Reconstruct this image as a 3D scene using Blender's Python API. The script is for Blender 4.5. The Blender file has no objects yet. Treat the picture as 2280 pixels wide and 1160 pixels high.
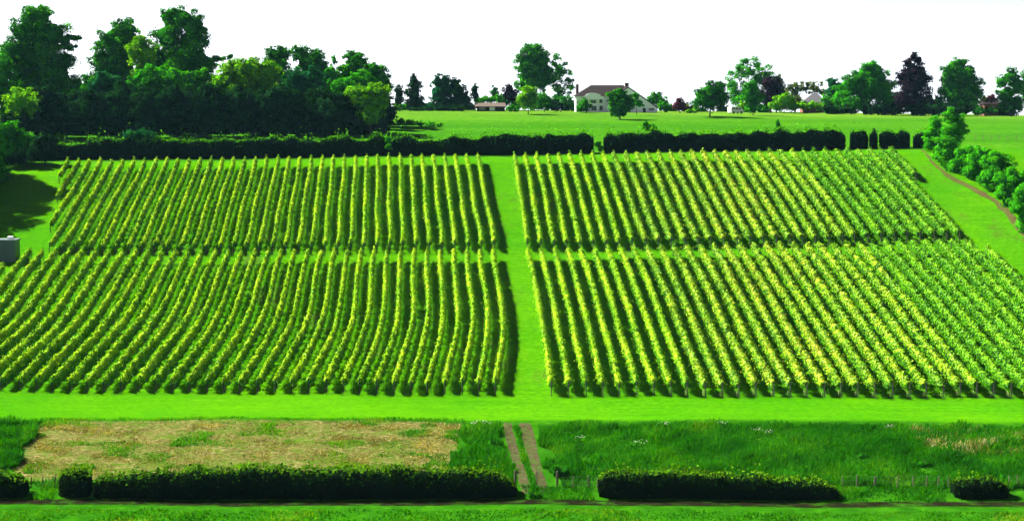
import bpy, math, random
import numpy as np
from mathutils import Vector
S = bpy.context.scene
rng = np.random.default_rng(11)
random.seed(5)
# ------------------------------------------------------------------ camera
F = 3500.0; CX = 1140.0; CY = 580.0; HOR = 200.0; H = 42.0
TH = math.atan((CY - HOR) / F); CT, ST = math.cos(TH), math.sin(TH)
cam = bpy.data.objects.new('camera', bpy.data.cameras.new('camera'))
S.collection.objects.link(cam); S.camera = cam
cam.location = (0, 0, H); cam.rotation_euler = (math.pi / 2 - TH, 0, 0)
cam.data.sensor_width = 36; cam.data.lens = F / 2280 * 36
cam.data.clip_start = 1; cam.data.clip_end = 20000
# ------------------------------------------------------------------ light
SH = Vector((1.0, -0.62, -1.0)).normalized()
w = bpy.data.worlds.new("World"); S.world = w; w.use_nodes = True
nt = w.node_tree; bg = nt.nodes['Background']
sky = nt.nodes.new('ShaderNodeTexSky'); sky.sky_type = 'NISHITA'; sky.sun_disc = False
sky.sun_elevation = math.asin(-SH.z); sky.sun_rotation = math.atan2(-SH.x, -SH.y)
sky.air_density = 0.17; sky.dust_density = 0.25; sky.ozone_density = 1.0
hs = nt.nodes.new('ShaderNodeHueSaturation'); hs.inputs['Saturation'].default_value = 0.25      # thin white summer haze
nt.links.new(sky.outputs[0], hs.inputs['Color']); nt.links.new(hs.outputs[0], bg.inputs[0]); bg.inputs[1].default_value = 0.05
sl = bpy.data.lights.new('sun', 'SUN'); sl.energy = 5.0; sl.angle = math.radians(0.5); sl.color = (1, 0.95, 0.84)
so = bpy.data.objects.new('sun', sl); S.collection.objects.link(so); so.rotation_euler = SH.to_track_quat('-Z', 'Y').to_euler()
S.view_settings.view_transform = 'Standard'; S.view_settings.look = 'None'; S.view_settings.gamma = 1
S.view_settings.exposure = 2.45
S.cycles.max_bounces = 5; S.cycles.diffuse_bounces = 1; S.cycles.glossy_bounces = 1; S.cycles.transmission_bounces = 3
S.cycles.volume_bounces = 0; S.cycles.use_denoising = False if False else True

# ------------------------------------------------------------------ projection helpers (photo pixels 2280x1160, D = metres ahead)
def z_of(y, D):
    r = (CY - y) / F
    return D * (r * CT - ST) / (CT + r * ST)
_t = [(0, -43), (120, -42.2), (150, -41.75), (157, -41.65), (161, -41.5), (166, -41.0), (172, -40.35), (182, -39.45), (186, -39.15),
      (192, z_of(917, 192)), (200, z_of(883, 200)), (228, z_of(727, 228)), (260, z_of(576, 260)), (263, z_of(562, 263)), (313, z_of(360, 313)),
      (319, z_of(350, 319)), (325, z_of(343, 325)), (345, z_of(317, 345)), (380, z_of(288, 380)), (420, z_of(262, 420)), (450, z_of(250, 450)),
      (480, z_of(246.5, 480)), (520, z_of(245, 520)), (700, -9.5), (1200, -19), (6000, -150)]
_lat = [(0, 0, 0), (150, 0, 0), (186, 0, 3), (200, -11, 6), (228, -3, -6), (260, 4, -19), (313, 16, -13), (330, 14, -11), (380, 8, -4), (450, 0, 8), (600, 0, 8), (6000, 0, 0)]
DG = np.arange(0, 6000, 0.5)
def _smooth(a, s):
    k = np.arange(-int(4 * s), int(4 * s) + 1); g = np.exp(-k * k / (2 * s * s)); g /= g.sum()
    return np.convolve(np.pad(a, len(k) // 2, mode='edge'), g, mode='valid')
ZG = _smooth(np.interp(DG, [t[0] for t in _t], [t[1] for t in _t]), 5)
LG = _smooth(np.interp(DG, [t[0] for t in _lat], [t[1] for t in _lat]), 14)
RG = _smooth(np.interp(DG, [t[0] for t in _lat], [t[2] for t in _lat]), 14)
def gz(X, D):
    """ground height (world z) at world x=X, y=D"""
    X = np.asarray(X, float); D = np.asarray(D, float)
    z0 = np.interp(D, DG, ZG); L = np.interp(D, DG, LG); R = np.interp(D, DG, RG)
    xn = np.clip(X / np.maximum(D, 60) * F, -1500, 1500)
    b = (R / 850 + L / 1000) / 1850; a = R / 850 - b * 850
    z = z0 - (a * xn + b * xn * xn) * D / F
    z = z + 0.10 * np.sin(X * .11 + 1.3) * np.sin(D * .093) + 0.05 * np.sin(X * .31 + D * .17)
    return z + H
def gx(x, D, y=None):
    """world X of photo column x for a ground point at D"""
    X = 0.0
    for _ in range(3):
        z = gz(X, D) - H
        X = (np.asarray(x, float) - CX) / F * (D * CT - z * ST)
    return X
def py(X, D, dz=0.0):
    z = gz(X, D) - H + dz
    return CY - F * (D * ST + z * CT) / (D * CT - z * ST)
def d_of(x, y, dz=0.0, lo=110, hi=520):
    """D of the ground point seen at photo pixel (x, y)"""
    Ds = np.arange(lo, hi, 0.25); ys = py(gx(x, Ds), Ds, dz)
    i = np.argmax(ys <= y) if (ys <= y).any() else len(Ds) - 1
    return float(Ds[i])
def gp(x, y):
    D = d_of(x, y); X = float(gx(x, D)); return X, D
def ph(D): return (D * CT - (-12) * ST) / F     # metres per photo pixel at D
def wz(y, D): return z_of(y, D) + H

# ------------------------------------------------------------------ mesh + object helpers
def mesh_np(name, V, Q=None, T=None, mat=None, var=None, smooth=False):
    me = bpy.data.meshes.new(name)
    V = np.asarray(V, np.float32)
    nq = 0 if Q is None else len(Q); ntri = 0 if T is None else len(T)
    idx = []
    if nq: idx.append(np.asarray(Q, np.int32).ravel())
    if ntri: idx.append(np.asarray(T, np.int32).ravel())
    idx = np.concatenate(idx)
    st = np.concatenate([np.arange(nq) * 4, nq * 4 + np.arange(ntri) * 3]).astype(np.int32)
    me.vertices.add(len(V)); me.vertices.foreach_set('co', V.ravel())
    me.loops.add(len(idx)); me.loops.foreach_set('vertex_index', idx)
    me.polygons.add(nq + ntri); me.polygons.foreach_set('loop_start', st)
    if var is not None:
        at = me.attributes.new('var', 'FLOAT', 'FACE'); at.data.foreach_set('value', np.asarray(var, np.float32))
    if smooth: me.polygons.foreach_set('use_smooth', np.ones(nq + ntri, bool))
    me.update(calc_edges=True)
    if mat: me.materials.append(mat)
    return me
def ob(name, me, parent=None, loc=None):
    o = bpy.data.objects.new(name, me); S.collection.objects.link(o)
    if parent is not None: o.parent = parent
    if loc is not None: o.location = loc
    return o
def tag(o, label=None, cat=None, group=None, kind=None):
    if label: o['label'] = label
    if cat: o['category'] = cat
    if group: o['group'] = group
    if kind: o['kind'] = kind
    return o
def empty(name, loc, label, cat, group=None, rz=0):
    o = ob(name, None, None, loc); o.rotation_euler = (0, 0, rz); o.empty_display_size = .3
    return tag(o, label, cat, group)
class MB:
    """plain polygon builder"""
    def __init__(s): s.v = []; s.f = []
    def poly(s, pts):
        b = len(s.v); s.v += [tuple(p) for p in pts]; s.f.append(tuple(range(b, b + len(pts))))
    def box(s, a, b):
        (x0, y0, z0), (x1, y1, z1) = a, b; n = len(s.v)
        s.v += [(x, y, z) for z in (z0, z1) for (x, y) in ((x0, y0), (x1, y0), (x1, y1), (x0, y1))]
        s.f += [tuple(n + i for i in q) for q in ((3, 2, 1, 0), (4, 5, 6, 7), (0, 1, 5, 4), (1, 2, 6, 5), (2, 3, 7, 6), (3, 0, 4, 7))]
    def prism(s, prof, y0, y1):
        """profile in x,z extruded along y"""
        n = len(s.v); m = len(prof)
        s.v += [(x, y0, z) for x, z in prof] + [(x, y1, z) for x, z in prof]
        s.f.append(tuple(n + i for i in range(m))); s.f.append(tuple(n + m + i for i in reversed(range(m))))
        for i in range(m):
            j = (i + 1) % m; s.f.append((n + j, n + i, n + m + i, n + m + j))
    def tube(s, pts, rad, k=6, cap=True):
        pts = [Vector(p) for p in pts]; n = len(s.v)
        if not hasattr(rad, '__len__'): rad = [rad] * len(pts)
        for i, p in enumerate(pts):
            d = (pts[min(i + 1, len(pts) - 1)] - pts[max(i - 1, 0)]).normalized()
            u = d.orthogonal().normalized() if i == 0 else (u - d * u.dot(d)).normalized()
            v = d.cross(u)
            for j in range(k):
                a = 2 * math.pi * j / k; s.v.append(tuple(p + (u * math.cos(a) + v * math.sin(a)) * rad[i]))
        for i in range(len(pts) - 1):
            for j in range(k):
                a, b = n + i * k + j, n + i * k + (j + 1) % k; s.f.append((a, b, b + k, a + k))
        if cap:
            s.f.append(tuple(n + (len(pts) - 1) * k + j for j in range(k))); s.f.append(tuple(n + j for j in reversed(range(k))))
    def build(s, name, mat, parent=None, smooth=False, loc=None):
        me = bpy.data.meshes.new(name); me.from_pydata(s.v, [], s.f); me.materials.append(mat)
        if smooth: me.polygons.foreach_set('use_smooth', [True] * len(me.polygons))
        me.update(); return ob(name, me, parent, loc)

def unit(a): return a / np.maximum(np.linalg.norm(a, axis=1, keepdims=True), 1e-6)
def leaf_quads(C, N, s, asp=0.62):
    """rhombic leaves: centres C, normals N, half sizes s"""
    n = len(C); R = unit(rng.normal(size=(n, 3)))
    t = unit(R - N * (R * N).sum(1, keepdims=True)); b = np.cross(N, t)
    s = np.asarray(s)[:, None]
    V = np.stack([C + t * s, C + b * s * asp, C - t * s, C - b * s * asp], 1).reshape(-1, 3)
    return V
class Leafy:
    def __init__(s): s.V = []; s.var = []; s.Q = []; s.n = 0
    def leaves(s, C, N, size, var, asp=.62):
        V = leaf_quads(C, N, size, asp); n = len(C)
        s.V.append(V); s.Q.append(np.arange(n * 4).reshape(-1, 4) + s.n); s.n += n * 4; s.var.append(var)
    def core(s, c, r, seed=0, nu=14, nv=8, lump=.22):
        """uneven closed lump inside a crown"""
        u = np.linspace(0, 2 * np.pi, nu, endpoint=False); v = np.linspace(0.03, np.pi - .03, nv)
        U, W = np.meshgrid(u, v); rr = 1 + lump * np.sin(3 * U + seed) * np.sin(2 * W + seed * 2) + lump * .6 * np.cos(5 * U - seed + 3 * W)
        P = np.stack([c[0] + r[0] * rr * np.sin(W) * np.cos(U), c[1] + r[1] * rr * np.sin(W) * np.sin(U), c[2] + r[2] * rr * np.cos(W)], -1).reshape(-1, 3)
        Q = [(i * nu + j, i * nu + (j + 1) % nu, (i + 1) * nu + (j + 1) % nu, (i + 1) * nu + j) for i in range(nv - 1) for j in range(nu)]
        s.V.append(P); s.Q.append(np.array(Q) + s.n); s.n += len(P); s.var.append(np.full(len(Q), .35))
    def grid(s, P, Q, var=.3):
        s.V.append(P); s.Q.append(np.asarray(Q) + s.n); s.n += len(P); s.var.append(np.full(len(Q), var))
    def build(s, name, mat, parent=None, loc=(0, 0, 0)):
        V = np.concatenate(s.V) - np.array(loc)
        me = mesh_np(name, V, np.concatenate(s.Q), None, mat, np.concatenate(s.var))
        o = ob(name, me, parent)
        return o

# ------------------------------------------------------------------ materials
ALB = .80
def G(r, g, b): return (r * ALB, g * ALB, b * ALB)
def newmat(name):
    m = bpy.data.materials.new(name); m.use_nodes = True; t = m.node_tree; t.nodes.clear()
    return m, t, t.nodes.new('ShaderNodeOutputMaterial')
def N_(t, kind, **kw):
    n = t.nodes.new(kind)
    for k, v in kw.items(): setattr(n, k, v)
    return n
def ramp(t, src, stops):
    r = N_(t, 'ShaderNodeValToRGB'); e = r.color_ramp.elements
    e[0].position, e[0].color = stops[0][0], (*stops[0][1], 1); e[1].position, e[1].color = stops[1][0], (*stops[1][1], 1)
    for p, c in stops[2:]:
        x = e.new(p); x.color = (*c, 1)
    t.links.new(src, r.inputs[0]); return r.outputs[0]
def noise(t, scale, vec=None, detail=4, rough=.6):
    n = N_(t, 'ShaderNodeTexNoise'); n.inputs['Scale'].default_value = scale; n.inputs['Detail'].default_value = detail; n.inputs['Roughness'].default_value = rough
    if vec: t.links.new(vec, n.inputs['Vector'])
    return n.outputs['Fac']
def mapped(t, sc):
    g = N_(t, 'ShaderNodeNewGeometry'); mp = N_(t, 'ShaderNodeMapping'); mp.inputs['Scale'].default_value = sc
    t.links.new(g.outputs['Position'], mp.inputs['Vector']); return mp.outputs[0]
def mixc(t, fac, a, b, mode='MIX'):
    m = N_(t, 'ShaderNodeMix', data_type='RGBA', blend_type=mode)
    for s_, v in ((m.inputs[0], fac), (m.inputs[6], a), (m.inputs[7], b)):
        if isinstance(v, (int, float)): s_.default_value = v
        elif isinstance(v, tuple): s_.default_value = (*v, 1)
        else: t.links.new(v, s_)
    return m.outputs[2]
def leafmat(name, stops, trans=.35, gloss=.06, tcol=None):
    m, t, out = newmat(name)
    a = N_(t, 'ShaderNodeAttribute', attribute_name='var')
    col = ramp(t, a.outputs['Fac'], stops)
    col = mixc(t, 1.0, col, ramp(t, noise(t, .35, mapped(t, (1, 1, 1)), 2), [(.3, (.72, .78, .8)), (.7, (1.2, 1.15, 1.1))]), 'MULTIPLY')
    d = N_(t, 'ShaderNodeBsdfDiffuse'); t.links.new(col, d.inputs[0])
    tr = N_(t, 'ShaderNodeBsdfTranslucent')
    t.links.new(mixc(t, 1.0, col, tcol or (1.5, 1.3, .3), 'MULTIPLY'), tr.inputs[0])
    mx = N_(t, 'ShaderNodeMixShader'); mx.inputs[0].default_value = trans
    t.links.new(d.outputs[0], mx.inputs[1]); t.links.new(tr.outputs[0], mx.inputs[2]); res = mx.outputs[0]
    if gloss:
        g = N_(t, 'ShaderNodeBsdfGlossy'); g.inputs['Roughness'].default_value = .45; g.inputs[0].default_value = (.9, 1, .8, 1)
        m2 = N_(t, 'ShaderNodeMixShader'); m2.inputs[0].default_value = gloss
        t.links.new(res, m2.inputs[1]); t.links.new(g.outputs[0], m2.inputs[2]); res = m2.outputs[0]
    t.links.new(res, out.inputs[0]); return m
def plain(name, c, rough=.7, c2=None, sc=2.0, metal=0, bump=0, vs=(1, 1, 1)):
    m, t, out = newmat(name); p = N_(t, 'ShaderNodeBsdfPrincipled'); p.inputs['Roughness'].default_value = rough; p.inputs['Metallic'].default_value = metal; p.inputs['Specular IOR Level'].default_value = .5 if rough < .5 else .08
    c2 = c2 or tuple(v * .75 for v in c); n = noise(t, sc, mapped(t, vs))
    t.links.new(ramp(t, n, [(.35, c2), (.65, c)]), p.inputs[0])
    if bump:
        b = N_(t, 'ShaderNodeBump'); b.inputs['Strength'].default_value = bump; t.links.new(n, b.inputs['Height']); t.links.new(b.outputs[0], p.inputs['Normal'])
    t.links.new(p.outputs[0], out.inputs[0]); return m
M_vine = leafmat('vine_leaf', [(0, G(.006, .11, .002)), (.42, G(.034, .24, .003)), (.62, G(.30, .60, .006)), (1, G(.58, .76, .03))], .20, .006)  # upper stops carry the sunlit crest, lower stops the shaded side
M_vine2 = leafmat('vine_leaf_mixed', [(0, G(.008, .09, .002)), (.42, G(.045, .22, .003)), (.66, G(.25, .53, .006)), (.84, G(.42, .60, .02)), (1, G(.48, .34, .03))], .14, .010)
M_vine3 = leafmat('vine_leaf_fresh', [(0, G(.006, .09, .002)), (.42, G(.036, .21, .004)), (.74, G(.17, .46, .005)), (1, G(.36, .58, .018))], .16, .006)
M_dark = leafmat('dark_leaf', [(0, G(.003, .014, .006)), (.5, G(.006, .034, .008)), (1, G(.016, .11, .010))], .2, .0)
M_mid = leafmat('green_leaf', [(0, G(.004, .045, .004)), (.5, G(.022, .20, .004)), (1, G(.13, .60, .004))], .30, .0)
M_bright = leafmat('bright_leaf', [(0, G(.006, .08, .003)), (.45, G(.03, .27, .004)), (1, G(.10, .55, .006))], .38, .0)
M_lime = leafmat('lime_leaf', [(0, G(.02, .11, .002)), (.45, G(.10, .36, .003)), (1, G(.28, .62, .004))], .38, .0)
M_teal = leafmat('bluish_leaf', [(0, G(.004, .05, .02)), (.5, G(.010, .11, .035)), (1, G(.03, .24, .06))], .34, .0)
M_purple = leafmat('copper_leaf', [(0, G(.010, .007, .014)), (.5, G(.022, .012, .026)), (1, G(.06, .025, .05))], .25, .0, tcol=(1.3, .8, .9))
M_olive = leafmat('olive_leaf', [(0, G(.03, .06, .008)), (.5, G(.07, .12, .012)), (1, G(.16, .24, .02))], .35, .0)
M_red = leafmat('red_leaf', [(0, G(.04, .012, .02)), (.5, G(.10, .022, .04)), (1, G(.22, .06, .08))], .3, .0, tcol=(1.3, .8, .9))
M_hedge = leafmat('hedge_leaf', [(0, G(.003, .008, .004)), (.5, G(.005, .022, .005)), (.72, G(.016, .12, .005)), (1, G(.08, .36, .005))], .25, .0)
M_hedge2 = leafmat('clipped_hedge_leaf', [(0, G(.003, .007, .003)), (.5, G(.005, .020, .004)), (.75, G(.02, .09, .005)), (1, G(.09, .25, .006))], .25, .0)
M_tuft = leafmat('tall_grass', [(0, G(.005, .065, .002)), (.5, G(.014, .14, .003)), (.85, G(.045, .22, .004)), (1, G(.13, .26, .012))], .35, .0)
M_bark = plain('bark', (.05, .04, .032), .9, sc=3)
M_post = plain('weathered_post', (.045, .04, .038), .85, sc=6)
M_wood = plain('fence_timber', (.12, .10, .08), .85, sc=5)
M_peg = plain('vine_guard', (.45, .42, .20), .7, sc=8)

# ground
def groundmat():
    m, t, out = newmat('meadow_grass')
    fine = noise(t, 1.0, mapped(t, (1.3, 2.6, 2.6)), 6, .7)
    mow = noise(t, 1.0, mapped(t, (.10, 2.2, 2.2)), 4, .65)
    big = noise(t, .05, mapped(t, (1, 1, 1)), 5, .6)
    tuft = noise(t, .55, mapped(t, (1, 1, 1)), 5, .7)
    lawn = ramp(t, fine, [(.25, G(.017, .112, .0005)), (.5, G(.043, .190, .0007)), (.75, G(.078, .248, .001))])
    lawn = mixc(t, 1.0, lawn, ramp(t, mow, [(.3, (.66, .78, .9)), (.7, (1.25, 1.1, 1.0))]), 'MULTIPLY')
    lawn = mixc(t, 1.0, lawn, ramp(t, big, [(.35, (.72, .9, 1.0)), (.6, (1.15, 1.03, 1.0))]), 'MULTIPLY')
    far = ramp(t, tuft, [(.25, G(.014, .085, .002)), (.5, G(.030, .135, .003)), (.8, G(.060, .175, .008))])
    far = mixc(t, 1.0, far, ramp(t, noise(t, 1.0, mapped(t, (.012, .05, 1)), 4), [(.35, (.75, .85, .9)), (.65, (1.25, 1.08, 1.2))]), 'MULTIPLY')
    near = ramp(t, tuft, [(.25, G(.008, .055, .0015)), (.5, G(.016, .10, .002)), (.75, G(.035, .155, .004))])
    near = mixc(t, 1.0, near, ramp(t, fine, [(.3, (.7, .75, .8)), (.7, (1.25, 1.15, 1.0))]), 'MULTIPLY')
    g = N_(t, 'ShaderNodeNewGeometry'); sp = N_(t, 'ShaderNodeSeparateXYZ'); t.links.new(g.outputs['Position'], sp.inputs[0])
    def step(a, b):
        r = N_(t, 'ShaderNodeMapRange'); r.inputs['From Min'].default_value = a; r.inputs['From Max'].default_value = b
        t.links.new(sp.outputs['Y'], r.inputs['Value']); return r.outputs[0]
    col = mixc(t, step(184.8, 186.2), near, lawn); far = mixc(t, step(400, 452), far, mixc(t, 1.0, far, (2.3, 1.25, 3.5), 'MULTIPLY')); col = mixc(t, step(316, 326), col, far)  # far grass pales towards the crest, distance haze painted into its colour
    # bare soil worn through under the vines
    inv = N_(t, 'ShaderNodeMath', operation='MULTIPLY'); t.links.new(step(203, 206), inv.inputs[0])
    r = N_(t, 'ShaderNodeMapRange'); r.inputs['From Min'].default_value = 312; r.inputs['From Max'].default_value = 306
    t.links.new(sp.outputs['Y'], r.inputs['Value']); t.links.new(r.outputs[0], inv.inputs[1])
    wr = ramp(t, noise(t, .16, mapped(t, (1, .5, 1)), 6, .75), [(.56, (0, 0, 0)), (.68, (.55, .55, .55))])
    m3 = N_(t, 'ShaderNodeMath', operation='MULTIPLY'); t.links.new(wr, m3.inputs[0]); t.links.new(inv.outputs[0], m3.inputs[1])
    col = mixc(t, m3.outputs[0], col, (.05, .05, .014))
    p = N_(t, 'ShaderNodeBsdfDiffuse'); t.links.new(col, p.inputs[0])
    b = N_(t, 'ShaderNodeBump'); b.inputs['Strength'].default_value = .9; b.inputs['Distance'].default_value = .12
    t.links.new(fine, b.inputs['Height']); t.links.new(b.outputs[0], p.inputs['Normal'])
    t.links.new(p.outputs[0], out.inputs[0]); return m
def soilmat(name, a, b, c, grassf=.5, sc=1.0, green=(.05, .22, .006)):
    m, t, out = newmat(name)
    n1 = noise(t, 1.0, mapped(t, (1.6 * sc, 3.2 * sc, 3)), 6, .75)
    col = ramp(t, n1, [(.3, a), (.5, b), (.7, c)])
    strip = noise(t, 1.0, mapped(t, (.5, .05, .05)), 3, .6)
    col = mixc(t, 1.0, col, ramp(t, strip, [(.35, (.78, .80, .72)), (.65, (1.15, 1.12, 1.1))]), 'MULTIPLY')
    patch = noise(t, 1.0, mapped(t, (.4, .7, .5)), 9, .85)
    col = mixc(t, ramp(t, patch, [(grassf, (0, 0, 0)), (grassf + .16, (.9, .9, .9))]), col, green)
    p = N_(t, 'ShaderNodeBsdfDiffuse'); t.links.new(col, p.inputs[0])
    bu = N_(t, 'ShaderNodeBump'); bu.inputs['Strength'].default_value = 1.0; bu.inputs['Distance'].default_value = .45
    t.links.new(n1, bu.inputs['Height']); t.links.new(bu.outputs[0], p.inputs['Normal'])
    t.links.new(p.outputs[0], out.inputs[0]); return m
M_ground = groundmat()
M_stubble = soilmat('dry_stubble', G(.030, .036, .006), G(.14, .13, .038), G(.38, .345, .17), .46, green=(.05, .13, .004))  # dark and pale stops also paint the shadows between clods
M_rut = soilmat('rutted_soil', G(.035, .032, .012), G(.080, .069, .036), G(.15, .13, .085), .50, green=(.03, .13, .004))
M_path = soilmat('bare_edge_soil', G(.045, .042, .012), G(.095, .078, .03), G(.15, .125, .055), .50, green=(.03, .13, .004))
M_lane = soilmat('shaded_lane_surface', G(.006, .006, .003), G(.013, .012, .006), G(.03, .026, .014), .50, green=(.03, .14, .004))  # near-black stops put the shadow along the lane into its colour

def build_ground():
    dn = np.concatenate([np.arange(40, 130, 6), np.arange(130, 340, 1.0), np.arange(340, 540, 2.0), np.geomspace(540, 2600, 30)])
    xp = np.concatenate([np.arange(0, 100, 1.4), np.arange(100, 180, 4), np.geomspace(180, 1600, 20)])
    xs = np.concatenate([-xp[:0:-1], xp])
    X, D = np.meshgrid(xs, dn); Z = gz(X, D)
    ny, nx = X.shape; i = np.arange(ny * nx).reshape(ny, nx)
    Q = np.stack([i[:-1, :-1], i[:-1, 1:], i[1:, 1:], i[1:, :-1]], -1).reshape(-1, 4)
    tag(ob('ground', mesh_np('ground', np.stack([X, D, Z], -1).reshape(-1, 3), Q, None, M_ground, smooth=True)), kind='structure')
build_ground()
def sheet(name, left, right, mat, lift=.03, nu=40, nv=60, rag=.25, crown=0.0, kind='structure'):
    """draped strip between two plan polylines (lists of (X,D)), both running the same way"""
    def samp(P, n):
        P = np.array(P, float); L = np.r_[0, np.cumsum(np.linalg.norm(np.diff(P, axis=0), axis=1))]
        s = np.linspace(0, L[-1], n); return np.stack([np.interp(s, L, P[:, 0]), np.interp(s, L, P[:, 1])], 1)
    A, B = samp(left, nv), samp(right, nv)
    jit = lambda: _smooth(rng.normal(size=nv), .9) * rag
    A[:, 0] += jit(); A[:, 1] += jit() * .6; B[:, 0] += jit(); B[:, 1] += jit() * .6
    u = np.linspace(0, 1, nu)[None, :, None]; P = A[:, None] * (1 - u) + B[:, None] * u
    e = np.sin(np.pi * u[..., 0]); X, D = P[..., 0], P[..., 1]
    Z = gz(X, D) + lift * np.minimum(1, 0.35 + 4 * e) + crown * e * (rng.random(X.shape))
    i = np.arange(nv * nu).reshape(nv, nu); Q = np.stack([i[:-1, :-1], i[:-1, 1:], i[1:, 1:], i[1:, :-1]], -1).reshape(-1, 4)
    return tag(ob(name, mesh_np(name, np.stack([X, D, Z], -1).reshape(-1, 3), Q, None, mat, smooth=False)), kind=kind)
def PP(pts): return [gp(x, y) for x, y in pts]
# dry cut-over field on the left of the bank
sheet('stubble_field', PP([(100, 938), (62, 990), (30, 1052), (70, 1072)]), PP([(1030, 943), (1018, 990), (1000, 1035), (1010, 1060)]), M_stubble, .04, 220, 60, .35, .12)
sheet('farm_lane', [(float(gx(-150, 155.3)), 155.3), (float(gx(2450, 154.6)), 154.6)], [(float(gx(-150, 157.2)), 157.2), (float(gx(2450, 156.4)), 156.4)], M_lane, .03, 6, 300, .12)  # dark strip, its colour includes the shadow at the bank foot
sheet('track', PP([(1121, 942), (1128, 985), (1143, 1035), (1157, 1075), (1163, 1098)]), PP([(1138, 942), (1149, 985), (1165, 1035), (1178, 1075), (1184, 1098)]), M_rut, .035, 6, 60, .07)
sheet('track', PP([(1155, 942), (1165, 985), (1180, 1030), (1196, 1075), (1204, 1098)]), PP([(1182, 942), (1193, 985), (1203, 1030), (1217, 1075), (1225, 1098)]), M_rut, .035, 6, 60, .07)
sheet('path', PP([(2047, 334), (2072, 364), (2108, 396), (2155, 420), (2203, 448), (2236, 474), (2270, 520), (2310, 575)]), PP([(2053, 333), (2078, 361), (2113, 391), (2161, 413), (2212, 440), (2247, 466), (2284, 510), (2328, 565)]), M_path, .035, 6, 90, .22)

# ------------------------------------------------------------------ vines
ORD = 'first second third fourth fifth sixth seventh eighth ninth tenth eleventh twelfth thirteenth fourteenth fifteenth sixteenth seventeenth eighteenth nineteenth'.split()
TENS = {20: ('twentieth', 'twenty'), 30: ('thirtieth', 'thirty'), 40: ('fortieth', 'forty')}
def ordw(n):
    if n < 20: return ORD[n - 1]
    t = n // 10 * 10
    return TENS[t][0] if n == t else TENS[t][1] + '-' + ORD[n - t - 1]
XA = {('left', 'far'): [(1059, 335), (1071, 377), (1078, 418), (1086, 465), (1094, 491), (1101, 527), (1102, 545)],
      ('left', 'near'): [(1098, 549), (1100, 580), (1106, 611), (1112, 642), (1118.5, 673), (1121.5, 704), (1121.5, 726), (1118.5, 757), (1114, 788), (1107.5, 819), (1103, 850)],
      ('right', 'far'): [(1142, 335), (1151, 377), (1159, 423), (1166, 475), (1174, 527), (1177, 545)],
      ('right', 'near'): [(1173, 548), (1182, 579), (1190, 620), (1203, 682), (1210, 734), (1221, 796), (1229, 850)]}
SP = 2.2
def base_curve(key):
    pts = [(d_of(x, y, 1.75), x, y) for x, y in XA[key]]
    Ds = np.array([p[0] for p in pts]); Xs = np.array([(p[1] - CX) / F * (p[0] * CT - (gz(0, p[0]) - H + 1.75) * ST) for p in pts])
    o = np.argsort(Ds); d = np.arange(190, 330, .5); x = np.interp(d, Ds[o], Xs[o]); return d, _smooth(x, 7)
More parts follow.
